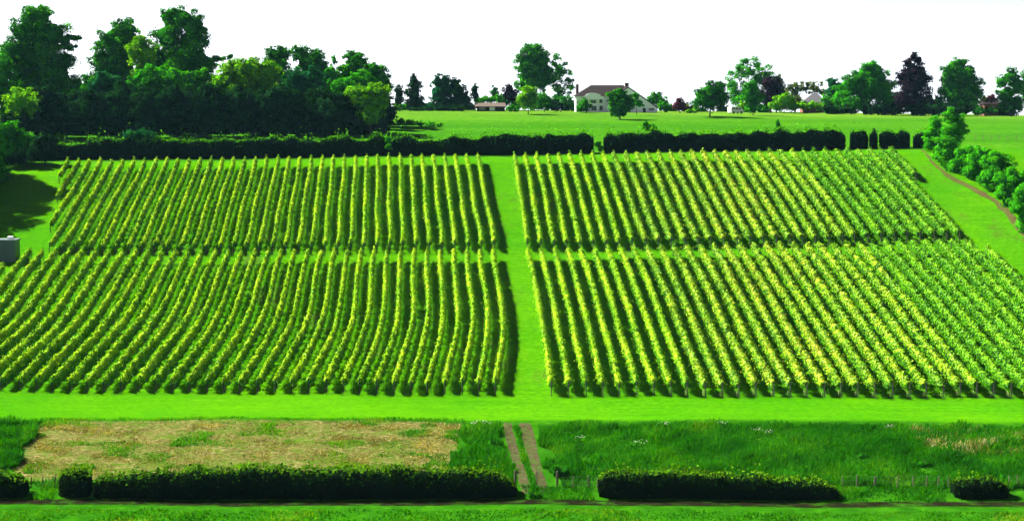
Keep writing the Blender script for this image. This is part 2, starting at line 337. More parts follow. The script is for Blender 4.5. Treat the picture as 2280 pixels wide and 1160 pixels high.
# post and stay meshes shared by all rows
def cyl_mesh(name, r, h, mat, k=6, lean=0):
    b = MB(); b.tube([(0, 0, -.15), (lean * .5, 0, h * .5), (lean, 0, h)], [r, r, r * .9], k); me = bpy.data.meshes.new(name)
    me.from_pydata(b.v, [], b.f); me.materials.append(mat); me.update(); return me
ME_end = cyl_mesh('end_post', .065, 1.95, M_post); ME_mid = cyl_mesh('post', .035, 1.9, M_post, 5)
ME_guard = cyl_mesh('vine_guard', .06, .6, M_peg, 5)
b_ = MB(); b_.tube([(0, 0, 1.75), (.0, -.5, .85), (0, -1.0, -.02)], .028, 4); ME_stay = bpy.data.meshes.new('stay'); ME_stay.from_pydata(b_.v, [], b_.f); ME_stay.materials.append(M_post); ME_stay.update()
def vine_row(side, block, k, d0, d1, curve):
    sgn = -1 if side == 'left' else 1
    dd, xx = curve
    step = .25; D = np.arange(d0, d1, step); X = np.interp(D, dd, xx) + sgn * k * SP + np.interp(D, dd, np.sin(dd * .21 + k * 1.7) * .06)
    L = d1 - d0; cx, cz = float(X[0]), float(gz(X[0], d0))
    n_ord = ordw(k + 1)
    where = {'far': 'upper', 'near': 'lower'}[block]
    yellow = side == 'right' and (12 <= k <= 19)
    fresh = side == 'right' and k > 19
    look = 'yellow-tinged' if yellow else ('leafy fresh green' if fresh else 'leafy green')
    r = empty('vine_row', (cx, d0, cz), f'{look} vine row, {where} {side} block, {n_ord} {side} of the mown aisle', 'vine row', f'vine rows of the {where} {side} block')
    origin = (cx, d0, cz)
    # vigour per vine
    nv = int(L / 1.2) + 2; vig = np.clip(rng.normal(1, .13, nv) + .06 * np.sin(np.arange(nv) * .5 + k * 1.3), .45, 1.35)
    gap = rng.random(nv) < (.035 if side == 'left' else .05); vig[gap] = .3
    if fresh: vig *= np.clip(rng.normal(1, .12, nv), .7, 1.25)
    dens = 265
    n = int(L * dens); t = rng.random(n) * L
    vv = np.interp(t / 1.2, np.arange(nv), vig); keep = rng.random(n) < np.clip(vv, 0, 1.1); t, vv = t[keep], vv[keep]; n = len(t)
    h = rng.beta(1.5, .9, n); top = 1.48 + .36 * vv + .12 * np.sin(t * 2.1 + k)
    lo = .42 + .22 * (np.sin(t * 1.9 + k) > 0) * rng.random(n); ed = np.minimum(t, L - t) < 1.1; lo = np.where(ed, .95, lo); zz = lo + h * (top - lo)
    wd = (.09 + (.11 if side == 'left' else .14) * np.sin(np.pi * np.clip(h, 0, 1) ** .8)) * (.8 + .35 * vv) * (1.25 if side == 'right' and k > 8 else 1.0)
    lat = rng.normal(size=n) * wd; t = .6 + t * (L - 1.1) / L
    st_ = rng.random(int(L * 1.6)) * L; sh = rng.random(n) < .07; j_ = rng.integers(0, len(st_), n)      # upright shoots above the top wire
    zz[sh] = (top[sh] + rng.random(sh.sum()) * (.15 + .4 * ((j_[sh] * 7919) % 10) / 10)); t = np.where(sh, np.clip(st_[j_] + rng.normal(size=n) * .04, .6, L - .5), t); lat[sh] *= .5
    dr = rng.random(n) < .05; lat[dr] *= 2.1; zz[dr] -= .15      # shoots drooping into the alley
    Dn = d0 + t; Xn = np.interp(Dn, D, X) + lat; C = np.stack([Xn, Dn, gz(Xn, Dn) + zz], 1)
    Nn = unit(np.stack([lat / .22, rng.normal(size=n) * .5, (h - .2) * 1.7], 1) + np.array([-.25, .1, .1]) + rng.normal(size=(n, 3)) * (.5 - .22 * h)[:, None])
    var = np.clip(.26 + .46 * h + rng.normal(size=n) * .12 + .07 * np.sin(t * .23 + k * 2.1), 0, .86 if side == 'right' and k > 8 else 1)  # leaf colour brightens upward, painting sunlit crest over shaded flanks
    if side == 'right' and k > 8:      # patches where the vines turn yellow
        pn = np.exp(-((Xn - 39 - (Dn - 230) * .02) / 9) ** 2) * (.55 + .45 * np.sin(Dn * .13 + Xn * .21) * np.sin(Xn * .37 - Dn * .05))
        hit = rng.random(n) < .34 * pn; var[hit] += .30; var = np.clip(var, 0, 1)
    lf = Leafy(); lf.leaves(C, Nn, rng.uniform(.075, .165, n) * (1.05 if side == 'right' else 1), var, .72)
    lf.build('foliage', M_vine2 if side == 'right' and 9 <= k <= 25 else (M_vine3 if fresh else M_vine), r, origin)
    # trunks of the vines
    b = MB(); dv = np.arange(d0 + .5, d1, 1.2)
    for d in dv:
        x = float(np.interp(d, D, X)); z = float(gz(x, d)); jx = random.uniform(-.06, .06)
        b.tube([(x - cx, d - d0, z - cz - .05), (x - cx + jx, d - d0 + random.uniform(-.06, .06), z - cz + .8)], [.03, .022], 3, False)
    tag(b.build('vine_stems', M_bark, r), kind='stuff')
    for d in list(np.arange(d0 + 6, d1 - 3, 6.5)):
        x = float(np.interp(d, D, X)); ob('post', ME_mid, r, (x - cx, d - d0, float(gz(x, d)) - cz))
    e0 = ob('end_post', ME_end, r, (0, 0, 0)); ob('stay', ME_stay, e0)
    xe = float(X[-1]); e1 = ob('end_post', ME_end, r, (xe - cx, D[-1] - d0, float(gz(xe, D[-1])) - cz)); s1 = ob('stay', ME_stay, e1); s1.rotation_euler = (0, 0, math.pi)
    if side == 'right' and block == 'near' and k > 7:
        for q in range(random.choice((1, 1, 2, 2))):
            ob('vine_guard', ME_guard, r, (-.22 + .12 * q, .4 + q * .8 + random.uniform(0, .3), .0))
for side in ('left', 'right'):
    for block in ('near', 'far'):
        cv = base_curve((side, block))
        for k in range(0, 38):
            d0, d1 = (200.2, 260.2) if block == 'near' else (263.1, 313)
            if side == 'left' and block == 'near':
                if k > 36: continue
                if k == 36: d1 = 252
            if side == 'left' and block == 'far':
                if k == 35: d0 = 274
                if k == 36: d0 = 291
                if k == 37: d0 = 303
            if side == 'right' and block == 'far':
                if k > 34: continue
                if k == 34: d0 = 296
            if side == 'right' and block == 'near':
                if k > 34: continue
                if k == 34: d1 = 256
            d0 += random.uniform(-.25, .25); d1 += random.uniform(-.3, .3)
            # drop rows wholly outside the photograph
            xs_ = [CX + F * (float(np.interp(d, *cv)) + (-1 if side == 'left' else 1) * k * SP) / (d * 1.0 + 1.5) for d in (d0, d1)]
            if max(xs_) < -60 or min(xs_) > 2340: continue
            if side == 'left' and block == 'near' and min(xs_) < -60:      # outside the frame: keep the part near it
                pass
            vine_row(side, block, k, d0, d1, cv)
#@@TREES

# ------------------------------------------------------------------ trees and shrubs
def limb_mb(base, tops, r0):
    b = MB(); bx, by, bz = base
    mid = Vector((sum(t[0] for t in tops) / len(tops) * .35 + bx * .65, sum(t[1] for t in tops) / len(tops) * .35 + by * .65, bz + (min(t[2] for t in tops) - bz) * .62))
    o = Vector(base)
    def rel(v): return Vector(v) - o
    b.tube([rel((bx, by, bz - .4)), rel((bx, by, bz + .3)), rel(tuple(mid))], [r0 * 1.25, r0, r0 * .72], 8)
    for t in tops:
        t = Vector(t); m = mid.lerp(t, .5) + Vector((random.uniform(-.5, .5), random.uniform(-.5, .5), .4))
        b.tube([rel(mid), rel(m), rel(t)], [r0 * .5, r0 * .3, r0 * .08], 5)
    return b
def crown_leaves(lf, lobes, dens, size, sparse=0.0, clump=.30, core=True, varoff=0.0, hole=0.0):
    """lobes: world ellipsoids (cx,cy,cz,rx,ry,rz); leaves sit on clumps spread over and inside each lobe"""
    for (cx, cy, cz, rx, ry, rz) in lobes:
        c = np.array([cx, cy, cz]); r = np.array([rx, ry, rz]); rm = (rx * ry * rz) ** (1 / 3)
        nc = max(10, int(26 * (1 - sparse) * min(2.2, (rm / 3.0) ** .6)))
        u = unit(rng.normal(size=(nc, 3))); rad = rng.uniform(.45, 1.0, nc) ** (.5 if core else .8)
        cc = c + u * r * rad[:, None]; cr = rm * clump * rng.uniform(.55, 1.25, nc)
        ctone = rng.normal(size=nc) * .10
        per = max(10, int(dens * 4 * math.pi * (rm * clump) ** 2))
        idx = np.repeat(np.arange(nc), np.maximum(6, (per * (cr / (rm * clump)) ** 2).astype(int)))
        n = len(idx); d = unit(rng.normal(size=(n, 3))); d[:, 2] = np.where(rng.random(n) < .35, np.abs(d[:, 2]), d[:, 2])
        P = cc[idx] + d * cr[idx, None] * rng.uniform(.55, 1.08, n)[:, None] * np.array([1.1, 1.1, .85])
        st = rng.random(n) < .05; P[st] += d[st] * cr[idx[st], None] * .5          # stray sprigs
        out = unit((P - c) / r)
        Nn = unit(d * .8 + out * .5 + np.array([0, 0, .25]) + rng.normal(size=(n, 3)) * .45)
        var = np.clip(.42 + ctone[idx] + rng.normal(size=n) * .16 + varoff, 0, 1)
        lf.leaves(P, Nn, size * rng.uniform(.6, 1.25, n), var, .7)
        if core: lf.core(c, r * .60, seed=float(cx + cz))
def px_lobes(D, lobes, depth=.9, jit=.25):
    m = ph(D); out = []
    for L in lobes:
        x, y, rx, ry = L[:4]; dd = D + (L[4] if len(L) > 4 else random.uniform(-jit, jit) * rx * m)
        k = dd / D
        out.append(((x - CX) * m * k, dd, wz(y, dd), rx * m * k, max(rx, ry * .7) * m * depth, ry * m * k))
    return out
TREE_GROUP = {}
def tree(label, D, bx, lobes, mat, name='tree', cat='tree', dens=None, size=None, sparse=0.0, core=True, trunk=.28, clump=.30, group=None, varoff=0.0, by=None, ground=True):
    L = px_lobes(D, lobes); m = ph(D); X = (bx - CX) * m; Z = float(gz(X, D))
    size = size or .28 * max(1.0, D / 420); dens = dens or 2.6 / (size * size * 1.4 * 2) * .62
    r = empty(name, (X, D, Z), label, cat, group)
    lf = Leafy(); crown_leaves(lf, L, dens, size, sparse, clump, core, varoff)
    lf.build('crown' if cat != 'bush' else 'foliage', mat, r, (X, D, Z))
    tops = [(l[0], l[1], l[2] + l[5] * .25) for l in sorted(L, key=lambda l: -l[3] * l[5])[:6]]
    limb_mb((X, D, Z), tops, trunk).build('trunk' if cat != 'bush' else 'stem', M_bark, r)
    return r
def T(*a, **k): return tree(*a, **k)
WG = 'trees of the wood on the left skyline'
T('tallest dark tree, at the far left skyline, with a side bough', 388, 95, [(92, 38, 42, 28), (68, 72, 44, 34), (118, 78, 48, 36), (40, 120, 38, 30), (95, 130, 62, 50), (150, 90, 22, 14), (172, 84, 18, 8), (160, 106, 20, 9), (62, 190, 62, 60), (130, 180, 52, 60)], M_mid, group=WG, trunk=.6, sparse=.15)
T('tree with bright leaves cut off by the left picture edge', 378, 8, [(8, 165, 30, 38), (20, 215, 32, 50), (-25, 190, 40, 60), (22, 150, 14, 20)], M_bright, group=WG, trunk=.4)
T('broad dark skyline tree with ragged left flank, second from left', 398, 262, [(285, 66, 34, 24), (258, 92, 40, 34), (298, 100, 28, 30), (232, 140, 28, 40), (272, 140, 48, 50), (240, 190, 34, 40)], M_mid, group=WG, trunk=.5, sparse=.12)
T('yellowish leafy tree leaning between the two tall dark crowns', 386, 325, [(318, 92, 20, 14), (302, 118, 20, 22), (330, 120, 26, 28), (322, 160, 30, 30)], M_lime, group=WG, trunk=.3)
T('high round-topped dark tree, right one of the tall skyline pair', 392, 410, [(382, 38, 24, 20), (412, 42, 34, 26), (440, 58, 26, 26), (378, 82, 36, 32), (430, 92, 38, 34), (410, 135, 60, 40), (460, 140, 30, 22), (350, 130, 36, 34), (498, 131, 16, 5), (515, 126, 8, 6)], M_mid, group=WG, trunk=.55, sparse=.10)
T('low lime-green rounded tree on the wood edge, left end', 362, 55, [(55, 222, 38, 26), (42, 240, 26, 24), (72, 244, 24, 22)], M_lime, group=WG, trunk=.2)
T('bluish green leafy tree in front of the broad dark crown', 372, 235, [(236, 185, 24, 22), (215, 200, 22, 24), (262, 196, 26, 24)], M_teal, group=WG, trunk=.25)
T('bright spreading tree below the tall skyline pair', 374, 350, [(320, 180, 34, 28), (360, 170, 40, 24), (395, 178, 24, 24), (340, 205, 44, 24)], M_bright, group=WG, trunk=.3)
T('small green tree below the right side of the tall pair', 372, 440, [(430, 182, 24, 22), (455, 170, 22, 18), (450, 198, 30, 24)], M_mid, group=WG, trunk=.25)
T('wide lime-yellow tree in the middle of the wood', 376, 550, [(520, 160, 34, 26), (560, 150, 36, 22), (600, 160, 30, 22), (495, 185, 26, 28), (545, 180, 44, 26), (590, 185, 32, 24)], M_lime, group=WG, trunk=.35)
T('dark round tree head above the lime-yellow tree', 396, 620, [(612, 122, 20, 18), (632, 118, 18, 16), (622, 142, 30, 26)], M_mid, group=WG, trunk=.3)
T('dark twin-topped tree above the centre of the wood', 398, 680, [(668, 118, 18, 18), (682, 132, 28, 26), (708, 128, 20, 18), (700, 160, 34, 36), (724, 150, 12, 20)], M_mid, group=WG, trunk=.35)
T('bluish tree on the right half of the wood', 378, 700, [(660, 175, 26, 22), (700, 170, 30, 24), (680, 195, 44, 30)], M_teal, group=WG, trunk=.3)
T('thin upright feathery tree rising from the wood', 388, 745, [(746, 135, 7, 14), (742, 165, 14, 24), (752, 195, 18, 30)], M_bright, group=WG, trunk=.2, sparse=.3)
T('dark flat-topped tree on the right shoulder of the wood', 394, 795, [(788, 126, 22, 14), (800, 142, 26, 22), (780, 160, 30, 26), (820, 168, 26, 24)], M_mid, group=WG, trunk=.35)
T('dark sloping tree at the right end of the wood', 388, 845, [(835, 155, 24, 16), (850, 172, 22, 20), (862, 195, 16, 26), (842, 205, 30, 40)], M_mid, group=WG, trunk=.35, sparse=.1)
T('bright leafy tree in front of the flat-topped tree', 374, 790, [(765, 190, 24, 18), (800, 172, 28, 14), (825, 188, 24, 16), (790, 205, 40, 26)], M_bright, group=WG, trunk=.3)
T('yellow-green low tree at the front right corner of the wood', 366, 825, [(795, 206, 28, 16), (835, 200, 34, 14), (825, 222, 40, 24), (828, 246, 34, 26)], M_lime, group=WG, trunk=.25)
T('dark background tree between the tallest tree and the broad skyline tree', 402, 185, [(160, 215, 40, 34), (205, 205, 34, 40), (190, 235, 60, 30)], M_mid, group=WG, trunk=.3, varoff=-.2)
T('dark background tree behind the bright spreading tree', 402, 345, [(310, 200, 46, 40), (370, 195, 46, 44), (415, 205, 40, 40)], M_mid, group=WG, trunk=.3, varoff=-.2)
T('dark background tree behind the lime-yellow tree', 402, 520, [(478, 205, 40, 38), (530, 195, 44, 44), (580, 200, 40, 44)], M_mid, group=WG, trunk=.3, varoff=-.2)
T('dark background tree behind the bluish tree', 402, 680, [(630, 190, 36, 46), (690, 195, 44, 44), (745, 205, 36, 40)], M_mid, group=WG, trunk=.3, varoff=-.2)
T('dark background tree behind the right shoulder of the wood', 402, 810, [(780, 200, 36, 40), (825, 205, 36, 38)], M_mid, group=WG, trunk=.3, varoff=-.2)
# dark understorey along the wood edge
us = [(35, 262, 36, 28, 'dark bush below the lime-green rounded tree'), (100, 222, 40, 42, 'dark rounded bush right of the low lime-green tree'), (148, 225, 38, 46, 'dark bush under the tallest skyline tree, right side'), (195, 232, 36, 48, 'dark bush below the bluish green tree'),
      (240, 238, 40, 48, 'dark bush between bluish tree and bright spreading tree'), (288, 222, 42, 58, 'tall dark bush left of the bright spreading tree'), (335, 235, 42, 52, 'dark bush right under the bright spreading tree'), (380, 225, 40, 56, 'dark bush under the right of the spreading tree'),
      (428, 228, 42, 54, 'dark bush below the high round-topped tree'), (470, 222, 36, 56, 'dark bush at the left foot of the lime-yellow tree'), (520, 230, 42, 54, 'dark bush under the lime-yellow tree'), (568, 232, 40, 48, 'dark bush at the right foot of the lime-yellow tree'),
      (612, 225, 40, 54, 'dark bush below the dark round tree head'), (655, 235, 40, 50, 'dark bush at the left foot of the bluish tree'), (700, 232, 40, 54, 'dark bush under the bluish tree'), (742, 238, 40, 48, 'dark bush below the feathery tree'), (785, 244, 38, 42, 'dark bush below the flat-topped tree'), (828, 243, 34, 38, 'dark bush under the yellow-green low tree')]
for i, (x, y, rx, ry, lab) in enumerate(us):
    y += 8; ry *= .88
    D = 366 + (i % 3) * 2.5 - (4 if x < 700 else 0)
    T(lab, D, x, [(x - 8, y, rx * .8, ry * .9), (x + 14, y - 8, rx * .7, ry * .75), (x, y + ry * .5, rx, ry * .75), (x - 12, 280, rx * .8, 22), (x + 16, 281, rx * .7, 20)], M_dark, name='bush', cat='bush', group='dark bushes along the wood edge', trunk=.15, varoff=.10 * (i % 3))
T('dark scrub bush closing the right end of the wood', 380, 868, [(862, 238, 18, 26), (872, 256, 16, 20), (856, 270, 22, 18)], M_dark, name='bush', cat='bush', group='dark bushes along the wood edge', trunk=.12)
T('low dark scrub on the shaded slope right of the wood', 388, 905, [(892, 271, 14, 7), (912, 273, 14, 6)], M_mid, name='bush', cat='bush', group='low scrub beside the wood', trunk=.08)
T('flat green scrub trailing out into the upper field', 388, 955, [(936, 276, 14, 5), (958, 277, 16, 5), (978, 279, 10, 4)], M_mid, name='bush', cat='bush', group='low scrub beside the wood', trunk=.08)
# skyline between the wood and the house
SG = 'garden trees along the field crest'
T('narrow flat-topped dark conifer beside the right end of the wood', 470, 888, [(886, 205, 7, 15), (892, 205, 7, 15), (888, 226, 9, 18)], M_dark, name='conifer', cat='conifer', group=SG, trunk=.15, clump=.4)
T('broad cone-shaped dark conifer with pointed top', 468, 923, [(923, 176, 9, 11), (923, 192, 15, 16), (923, 212, 20, 20), (923, 232, 22, 16)], M_dark, name='conifer', cat='conifer', group=SG, trunk=.25, clump=.35)
T('bluish dark tree with ragged top right of the cone-shaped conifer', 472, 985, [(975, 182, 14, 16), (992, 180, 14, 14), (975, 208, 22, 24), (998, 200, 18, 22), (985, 230, 26, 16)], M_teal, group=SG, trunk=.3, varoff=-.2)
T('dark sloping-shouldered tree beside the long low shed', 470, 1018, [(1012, 186, 14, 14), (1022, 205, 18, 22), (1035, 222, 18, 16), (1012, 228, 30, 18)], M_dark, group=SG, trunk=.3)
T('small dark round-headed tree left of the small conifer', 478, 1058, [(1058, 198, 9, 13), (1059, 214, 10, 14)], M_dark, group=SG, trunk=.15)
T('small green pointed conifer behind the shed', 480, 1101, [(1101, 202, 8, 11), (1101, 214, 10, 12)], M_mid, name='conifer', cat='conifer', group=SG, trunk=.15)
T('copper-leaved tree left of the twin-crowned tall tree', 476, 1134, [(1134, 200, 14, 14), (1142, 212, 16, 14), (1126, 214, 12, 12)], M_purple, group=SG, trunk=.2)
T('low green bush behind the long shed', 474, 1080, [(1076, 221, 12, 7), (1092, 222, 12, 8), (1110, 220, 12, 9)], M_bright, name='bush', cat='bush', group='garden bushes along the crest', trunk=.1)
T('tall leafy tree with domed crown, left of the twin pair', 500, 1188, [(1188, 118, 24, 22), (1172, 142, 28, 28), (1205, 140, 26, 30), (1178, 178, 34, 32), (1208, 176, 26, 30)], M_mid, group=SG, trunk=.45)
T('see-through tall tree with round crown beside the house', 502, 1243, [(1240, 140, 20, 20), (1256, 160, 22, 24), (1232, 170, 24, 26), (1262, 190, 22, 22), (1240, 205, 26, 18)], M_mid, group=SG, trunk=.4, sparse=.42, core=False)
T('small lime-green round tree on a slim trunk in the field', 436, 1176, [(1176, 206, 18, 14), (1168, 220, 18, 15), (1185, 220, 17, 15), (1176, 232, 18, 12)], M_lime, group=SG, trunk=.13, clump=.34)
T('green bush behind the small lime-green tree', 456, 1212, [(1205, 228, 16, 16), (1218, 234, 14, 12)], M_mid, name='bush', cat='bush', group='garden bushes along the crest', trunk=.1)
T('dark low bush between field tree and house', 455, 1248, [(1240, 238, 16, 9), (1258, 238, 14, 9)], M_dark, name='bush', cat='bush', group='garden bushes along the crest', trunk=.1)
T('clipped dome-shaped bush in front of the house left corner', 447, 1300, [(1300, 232, 17, 14), (1300, 240, 18, 10)], M_mid, name='bush', cat='bush', group='garden bushes along the crest', trunk=.1, clump=.22, varoff=-.1)
T('dark bushy tree standing in front of the white house', 414, 1380, [(1380, 208, 16, 16), (1366, 222, 18, 16), (1394, 222, 18, 16), (1378, 240, 30, 18), (1380, 252, 24, 10), (1362, 212, 10, 8)], M_mid, group=SG, trunk=.2, varoff=-.05)
T('slim light green tree right of the dark bushy tree', 438, 1417, [(1417, 216, 9, 9), (1412, 228, 10, 11), (1424, 230, 10, 10)], M_bright, group=SG, trunk=.1, sparse=.2)
T('rounded green tree behind the white gable', 500, 1462, [(1462, 218, 18, 13), (1450, 226, 16, 12), (1476, 230, 14, 14)], M_mid, group=SG, trunk=.25)
T('bright bush right of the white gable', 460, 1480, [(1476, 236, 13, 12), (1486, 240, 10, 9)], M_bright, name='bush', cat='bush', group='garden bushes along the crest', trunk=.1)
T('reddish bush between white gable and umbrella-shaped tree', 462, 1512, [(1506, 236, 13, 12), (1520, 236, 12, 13), (1512, 226, 8, 8)], M_red, name='bush', cat='bush', group='garden bushes along the crest', trunk=.1)
T('umbrella-shaped dark tree on a clear trunk in the field', 424, 1580, [(1586, 200, 30, 17), (1566, 214, 30, 20), (1600, 216, 26, 20), (1580, 228, 42, 18)], M_mid, group=SG, trunk=.2, varoff=-.15)
T('wide domed see-through tree behind the camper van', 505, 1662, [(1662, 152, 34, 22), (1636, 172, 28, 26), (1692, 166, 28, 22), (1650, 198, 34, 26), (1690, 196, 30, 24), (1660, 222, 36, 18)], M_bright, group=SG, trunk=.45, sparse=.38, core=False)
T('copper-purple tree behind the upright green tree', 478, 1715, [(1716, 190, 20, 20), (1712, 214, 24, 22), (1728, 205, 16, 22)], M_purple, group=SG, trunk=.3)
T('dull green tree top behind the copper-purple tree', 500, 1728, [(1730, 178, 14, 12), (1738, 198, 12, 16)], M_olive, group=SG, trunk=.2)
T('upright green tree with drooping foliage near the camper van', 440, 1676, [(1672, 194, 18, 14), (1668, 215, 20, 20), (1684, 222, 18, 20), (1674, 240, 16, 12)], M_bright, group=SG, trunk=.13, varoff=-.1)
T('olive-leaved thin tree left of the slate roof', 520, 1770, [(1770, 196, 18, 14), (1788, 194, 16, 12), (1756, 208, 18, 16), (1800, 200, 14, 14)], M_olive, group=SG, trunk=.25, sparse=.3, core=False)
T('olive-leaved thin tree right above the slate roof', 522, 1818, [(1815, 190, 16, 12), (1828, 202, 14, 14), (1808, 204, 14, 12)], M_olive, group=SG, trunk=.25, sparse=.3, core=False)
T('yellow-green bush left of the slate roof', 470, 1745, [(1745, 222, 22, 16), (1730, 236, 18, 12), (1762, 236, 16, 12)], M_lime, name='bush', cat='bush', group='garden bushes along the crest', trunk=.12)
T('yellow-green wide bush under the slate roof', 470, 1795, [(1785, 236, 18, 9), (1805, 235, 18, 9), (1822, 238, 12, 8)], M_lime, name='bush', cat='bush', group='garden bushes along the crest', trunk=.12)
T('small bluish tree right of the slate roof', 490, 1852, [(1850, 186, 14, 14), (1862, 196, 14, 16), (1846, 206, 14, 14)], M_teal, group=SG, trunk=.2)
T('large wedge-topped green tree left of the copper beech', 462, 1925, [(1936, 150, 20, 16), (1920, 170, 28, 22), (1952, 172, 26, 24), (1892, 190, 30, 22), (1930, 200, 44, 30), (1966, 205, 28, 36), (1872, 215, 26, 26), (1905, 232, 40, 18)], M_bright, group=SG, trunk=.45, varoff=-.1)
T('tall copper-purple beech with spiky top', 468, 2030, [(2030, 126, 10, 12), (2040, 136, 12, 10), (2018, 142, 14, 12), (2030, 158, 26, 20), (2008, 170, 20, 14), (2050, 175, 22, 18), (2030, 192, 36, 26), (2035, 225, 40, 24)], M_purple, group=SG, trunk=.4, sparse=.15)
T('tall dark green oval tree right of the copper beech', 464, 2130, [(2130, 144, 22, 18), (2112, 164, 24, 22), (2148, 166, 24, 22), (2118, 194, 30, 28), (2158, 198, 28, 30), (2135, 225, 46, 28)], M_mid, group=SG, trunk=.4)
T('small red-leaved tree beside the brick cottage', 470, 2202, [(2196, 222, 10, 8), (2208, 220, 10, 8)], M_red, group=SG, trunk=.12)
T('grey-green tall tree near the right picture edge', 462, 2250, [(2248, 168, 18, 16), (2230, 182, 18, 16), (2262, 190, 20, 22), (2240, 210, 24, 24), (2236, 235, 22, 16), (2262, 232, 20, 20)], M_mid, group=SG, trunk=.3, sparse=.2)
T('dark tree cut off by the right picture edge', 466, 2290, [(2284, 165, 12, 20), (2290, 205, 22, 40), (2310, 190, 30, 50)], M_mid, group=SG, trunk=.3)
for i, (x, rx, ry, mt, lab) in enumerate([(1965, 44, 14, M_dark, 'dark low bush below the wedge-topped tree'), (2060, 44, 15, M_dark, 'dark low bush below the copper beech'), (2135, 36, 12, M_dark, 'dark low bush below the tall oval tree'), (2195, 26, 9, M_mid, 'low green bush in front of the brick cottage'), (1868, 40, 12, M_dark, 'dark low bush right of the wide yellow-green bush'), (1540, 14, 5, M_lime, 'tiny lime bush left of the umbrella-shaped tree'),
        (940, 30, 5, M_dark, 'low dark bush at the foot of the cone-shaped conifer'), (884, 12, 9, M_lime, 'lime bush at the foot of the flat-topped conifer'), (1000, 40, 7, M_dark, 'low dark bush left of the shed'), (1145, 16, 9, M_bright, 'leafy bush at the right end of the shed')]):
    T(lab, 456 + i % 3, x, [(x - rx * .45, 246 - ry * .4 + (4 if x > 1500 else 0), rx * .6, ry), (x + rx * .4, 246 - ry * .5 + (5 if x > 1500 else 0), rx * .6, ry * .9)], mt, name='bush', cat='bush', group='low bushes along the crest', trunk=.1)
fill = [(905, 238, 22, 8, M_mid, 'between the flat-topped and the cone-shaped conifer'), (955, 236, 18, 9, M_teal, 'between cone-shaped conifer and ragged bluish tree'), (1045, 236, 16, 10, M_dark, 'left of the small round-headed tree'),
        (1068, 224, 12, 9, M_mid, 'behind the left end of the shed'), (1120, 224, 14, 12, M_mid, 'behind the right end of the shed'), (1150, 226, 16, 16, M_mid, 'left of the small lime-green tree'), (1196, 222, 20, 20, M_bright, 'under the domed tall tree'), (1228, 226, 18, 16, M_mid, 'left under the see-through tall tree'),
        (1262, 228, 16, 17, M_bright, 'right under the see-through tall tree'), (1278, 238, 10, 10, M_mid, 'at the left wall of the white house'), (1496, 240, 12, 10, M_mid, 'left of the reddish bush'), (1532, 238, 14, 12, M_olive, 'right of the reddish bush'), (1556, 242, 16, 9, M_mid, 'left under the umbrella-shaped tree'),
        (1612, 240, 16, 11, M_dark, 'between umbrella-shaped tree and camper van'), (1656, 236, 14, 14, M_lime, 'right behind the camper van'), (1700, 240, 20, 13, M_bright, 'right of the drooping upright tree'), (1728, 222, 18, 16, M_mid, 'under the copper-purple tree'), (1768, 222, 18, 16, M_olive, 'left of the slate roofed house'),
        (1846, 226, 16, 20, M_bright, 'right of the slate roofed house'), (1880, 236, 26, 16, M_dark, 'under the left flank of the wedge-topped tree'), (1990, 225, 24, 28, M_dark, 'between wedge-topped tree and copper beech'), (2078, 228, 22, 26, M_dark, 'between copper beech and tall oval tree'),
        (2180, 238, 16, 14, M_bright, 'left of the brick cottage'), (2218, 242, 12, 12, M_mid, 'right of the brick cottage'), (2240, 246, 26, 11, M_dark, 'under the grey-green tree at the right edge')]
for i, (x, y, rx, ry, mt, wh) in enumerate(fill):
    dy = 3 if x > 1500 else 0
    T(('dark' if mt is M_dark else 'bushy green' if mt is M_mid else 'bright' if mt is M_bright else 'yellow-green' if mt is M_lime else 'bluish' if mt is M_teal else 'olive') + ' shrub ' + wh, 481 + i % 4, x, [(x - rx * .4, y + dy, rx * .7, ry), (x + rx * .4, y + 2 + dy, rx * .7, ry * .9), (x, y + ry * .6 + dy, rx, ry * .7)], mt, name='shrub', cat='bush', group='shrubs filling the crest line', trunk=.1)
# off-frame neighbours at the left whose shade falls into the picture, and the hedge trees at the left edge
LG_ = 'hedge trees at the left picture edge'
T('leafy green tree at the left edge beside the upper hedge', 322, 35, [(30, 292, 26, 22), (8, 305, 26, 30), (52, 310, 26, 24), (30, 330, 40, 26), (20, 348, 46, 20)], M_bright, group=LG_, trunk=.25, varoff=-.1)
T('dark bushy tree right of the left edge tree', 318, 100, [(98, 312, 24, 16), (116, 318, 18, 16), (84, 332, 30, 20), (112, 336, 24, 16), (92, 346, 40, 12)], M_dark, group=LG_, trunk=.2, varoff=-.1)
T('green tree hanging over the left edge above the cabin', 304, -22, [(-8, 320, 34, 34), (-20, 360, 42, 40), (-4, 395, 28, 22), (-60, 300, 50, 60)], M_bright, group=LG_, trunk=.3, varoff=-.15)
T('tall dark tree just outside the left edge, shading the grass', 300, -130, [(-125, 250, 55, 50), (-150, 300, 60, 60), (-120, 350, 55, 60)], M_mid, group=LG_, trunk=.4)
T('dark hedge bush between the left edge trees and the vines', 316, 60, [(40, 345, 30, 16), (75, 346, 26, 14), (20, 350, 30, 18)], M_dark, name='bush', cat='bush', group=LG_, trunk=.15)
T('tall dark tree outside the left edge at the top of the shaded grass', 309, -60, [(-55, 240, 50, 50), (-65, 290, 55, 60), (-45, 330, 50, 40)], M_mid, group=LG_, trunk=.4)
T('dark tree outside the left edge, the second down the shaded grass', 292, -165, [(-160, 280, 55, 60), (-170, 335, 60, 60), (-155, 375, 50, 50)], M_mid, group=LG_, trunk=.4)
T('dark tree outside the left edge behind the cabin', 284, -195, [(-190, 330, 60, 50), (-215, 380, 65, 60), (-180, 420, 50, 55)], M_mid, group=LG_, trunk=.35)
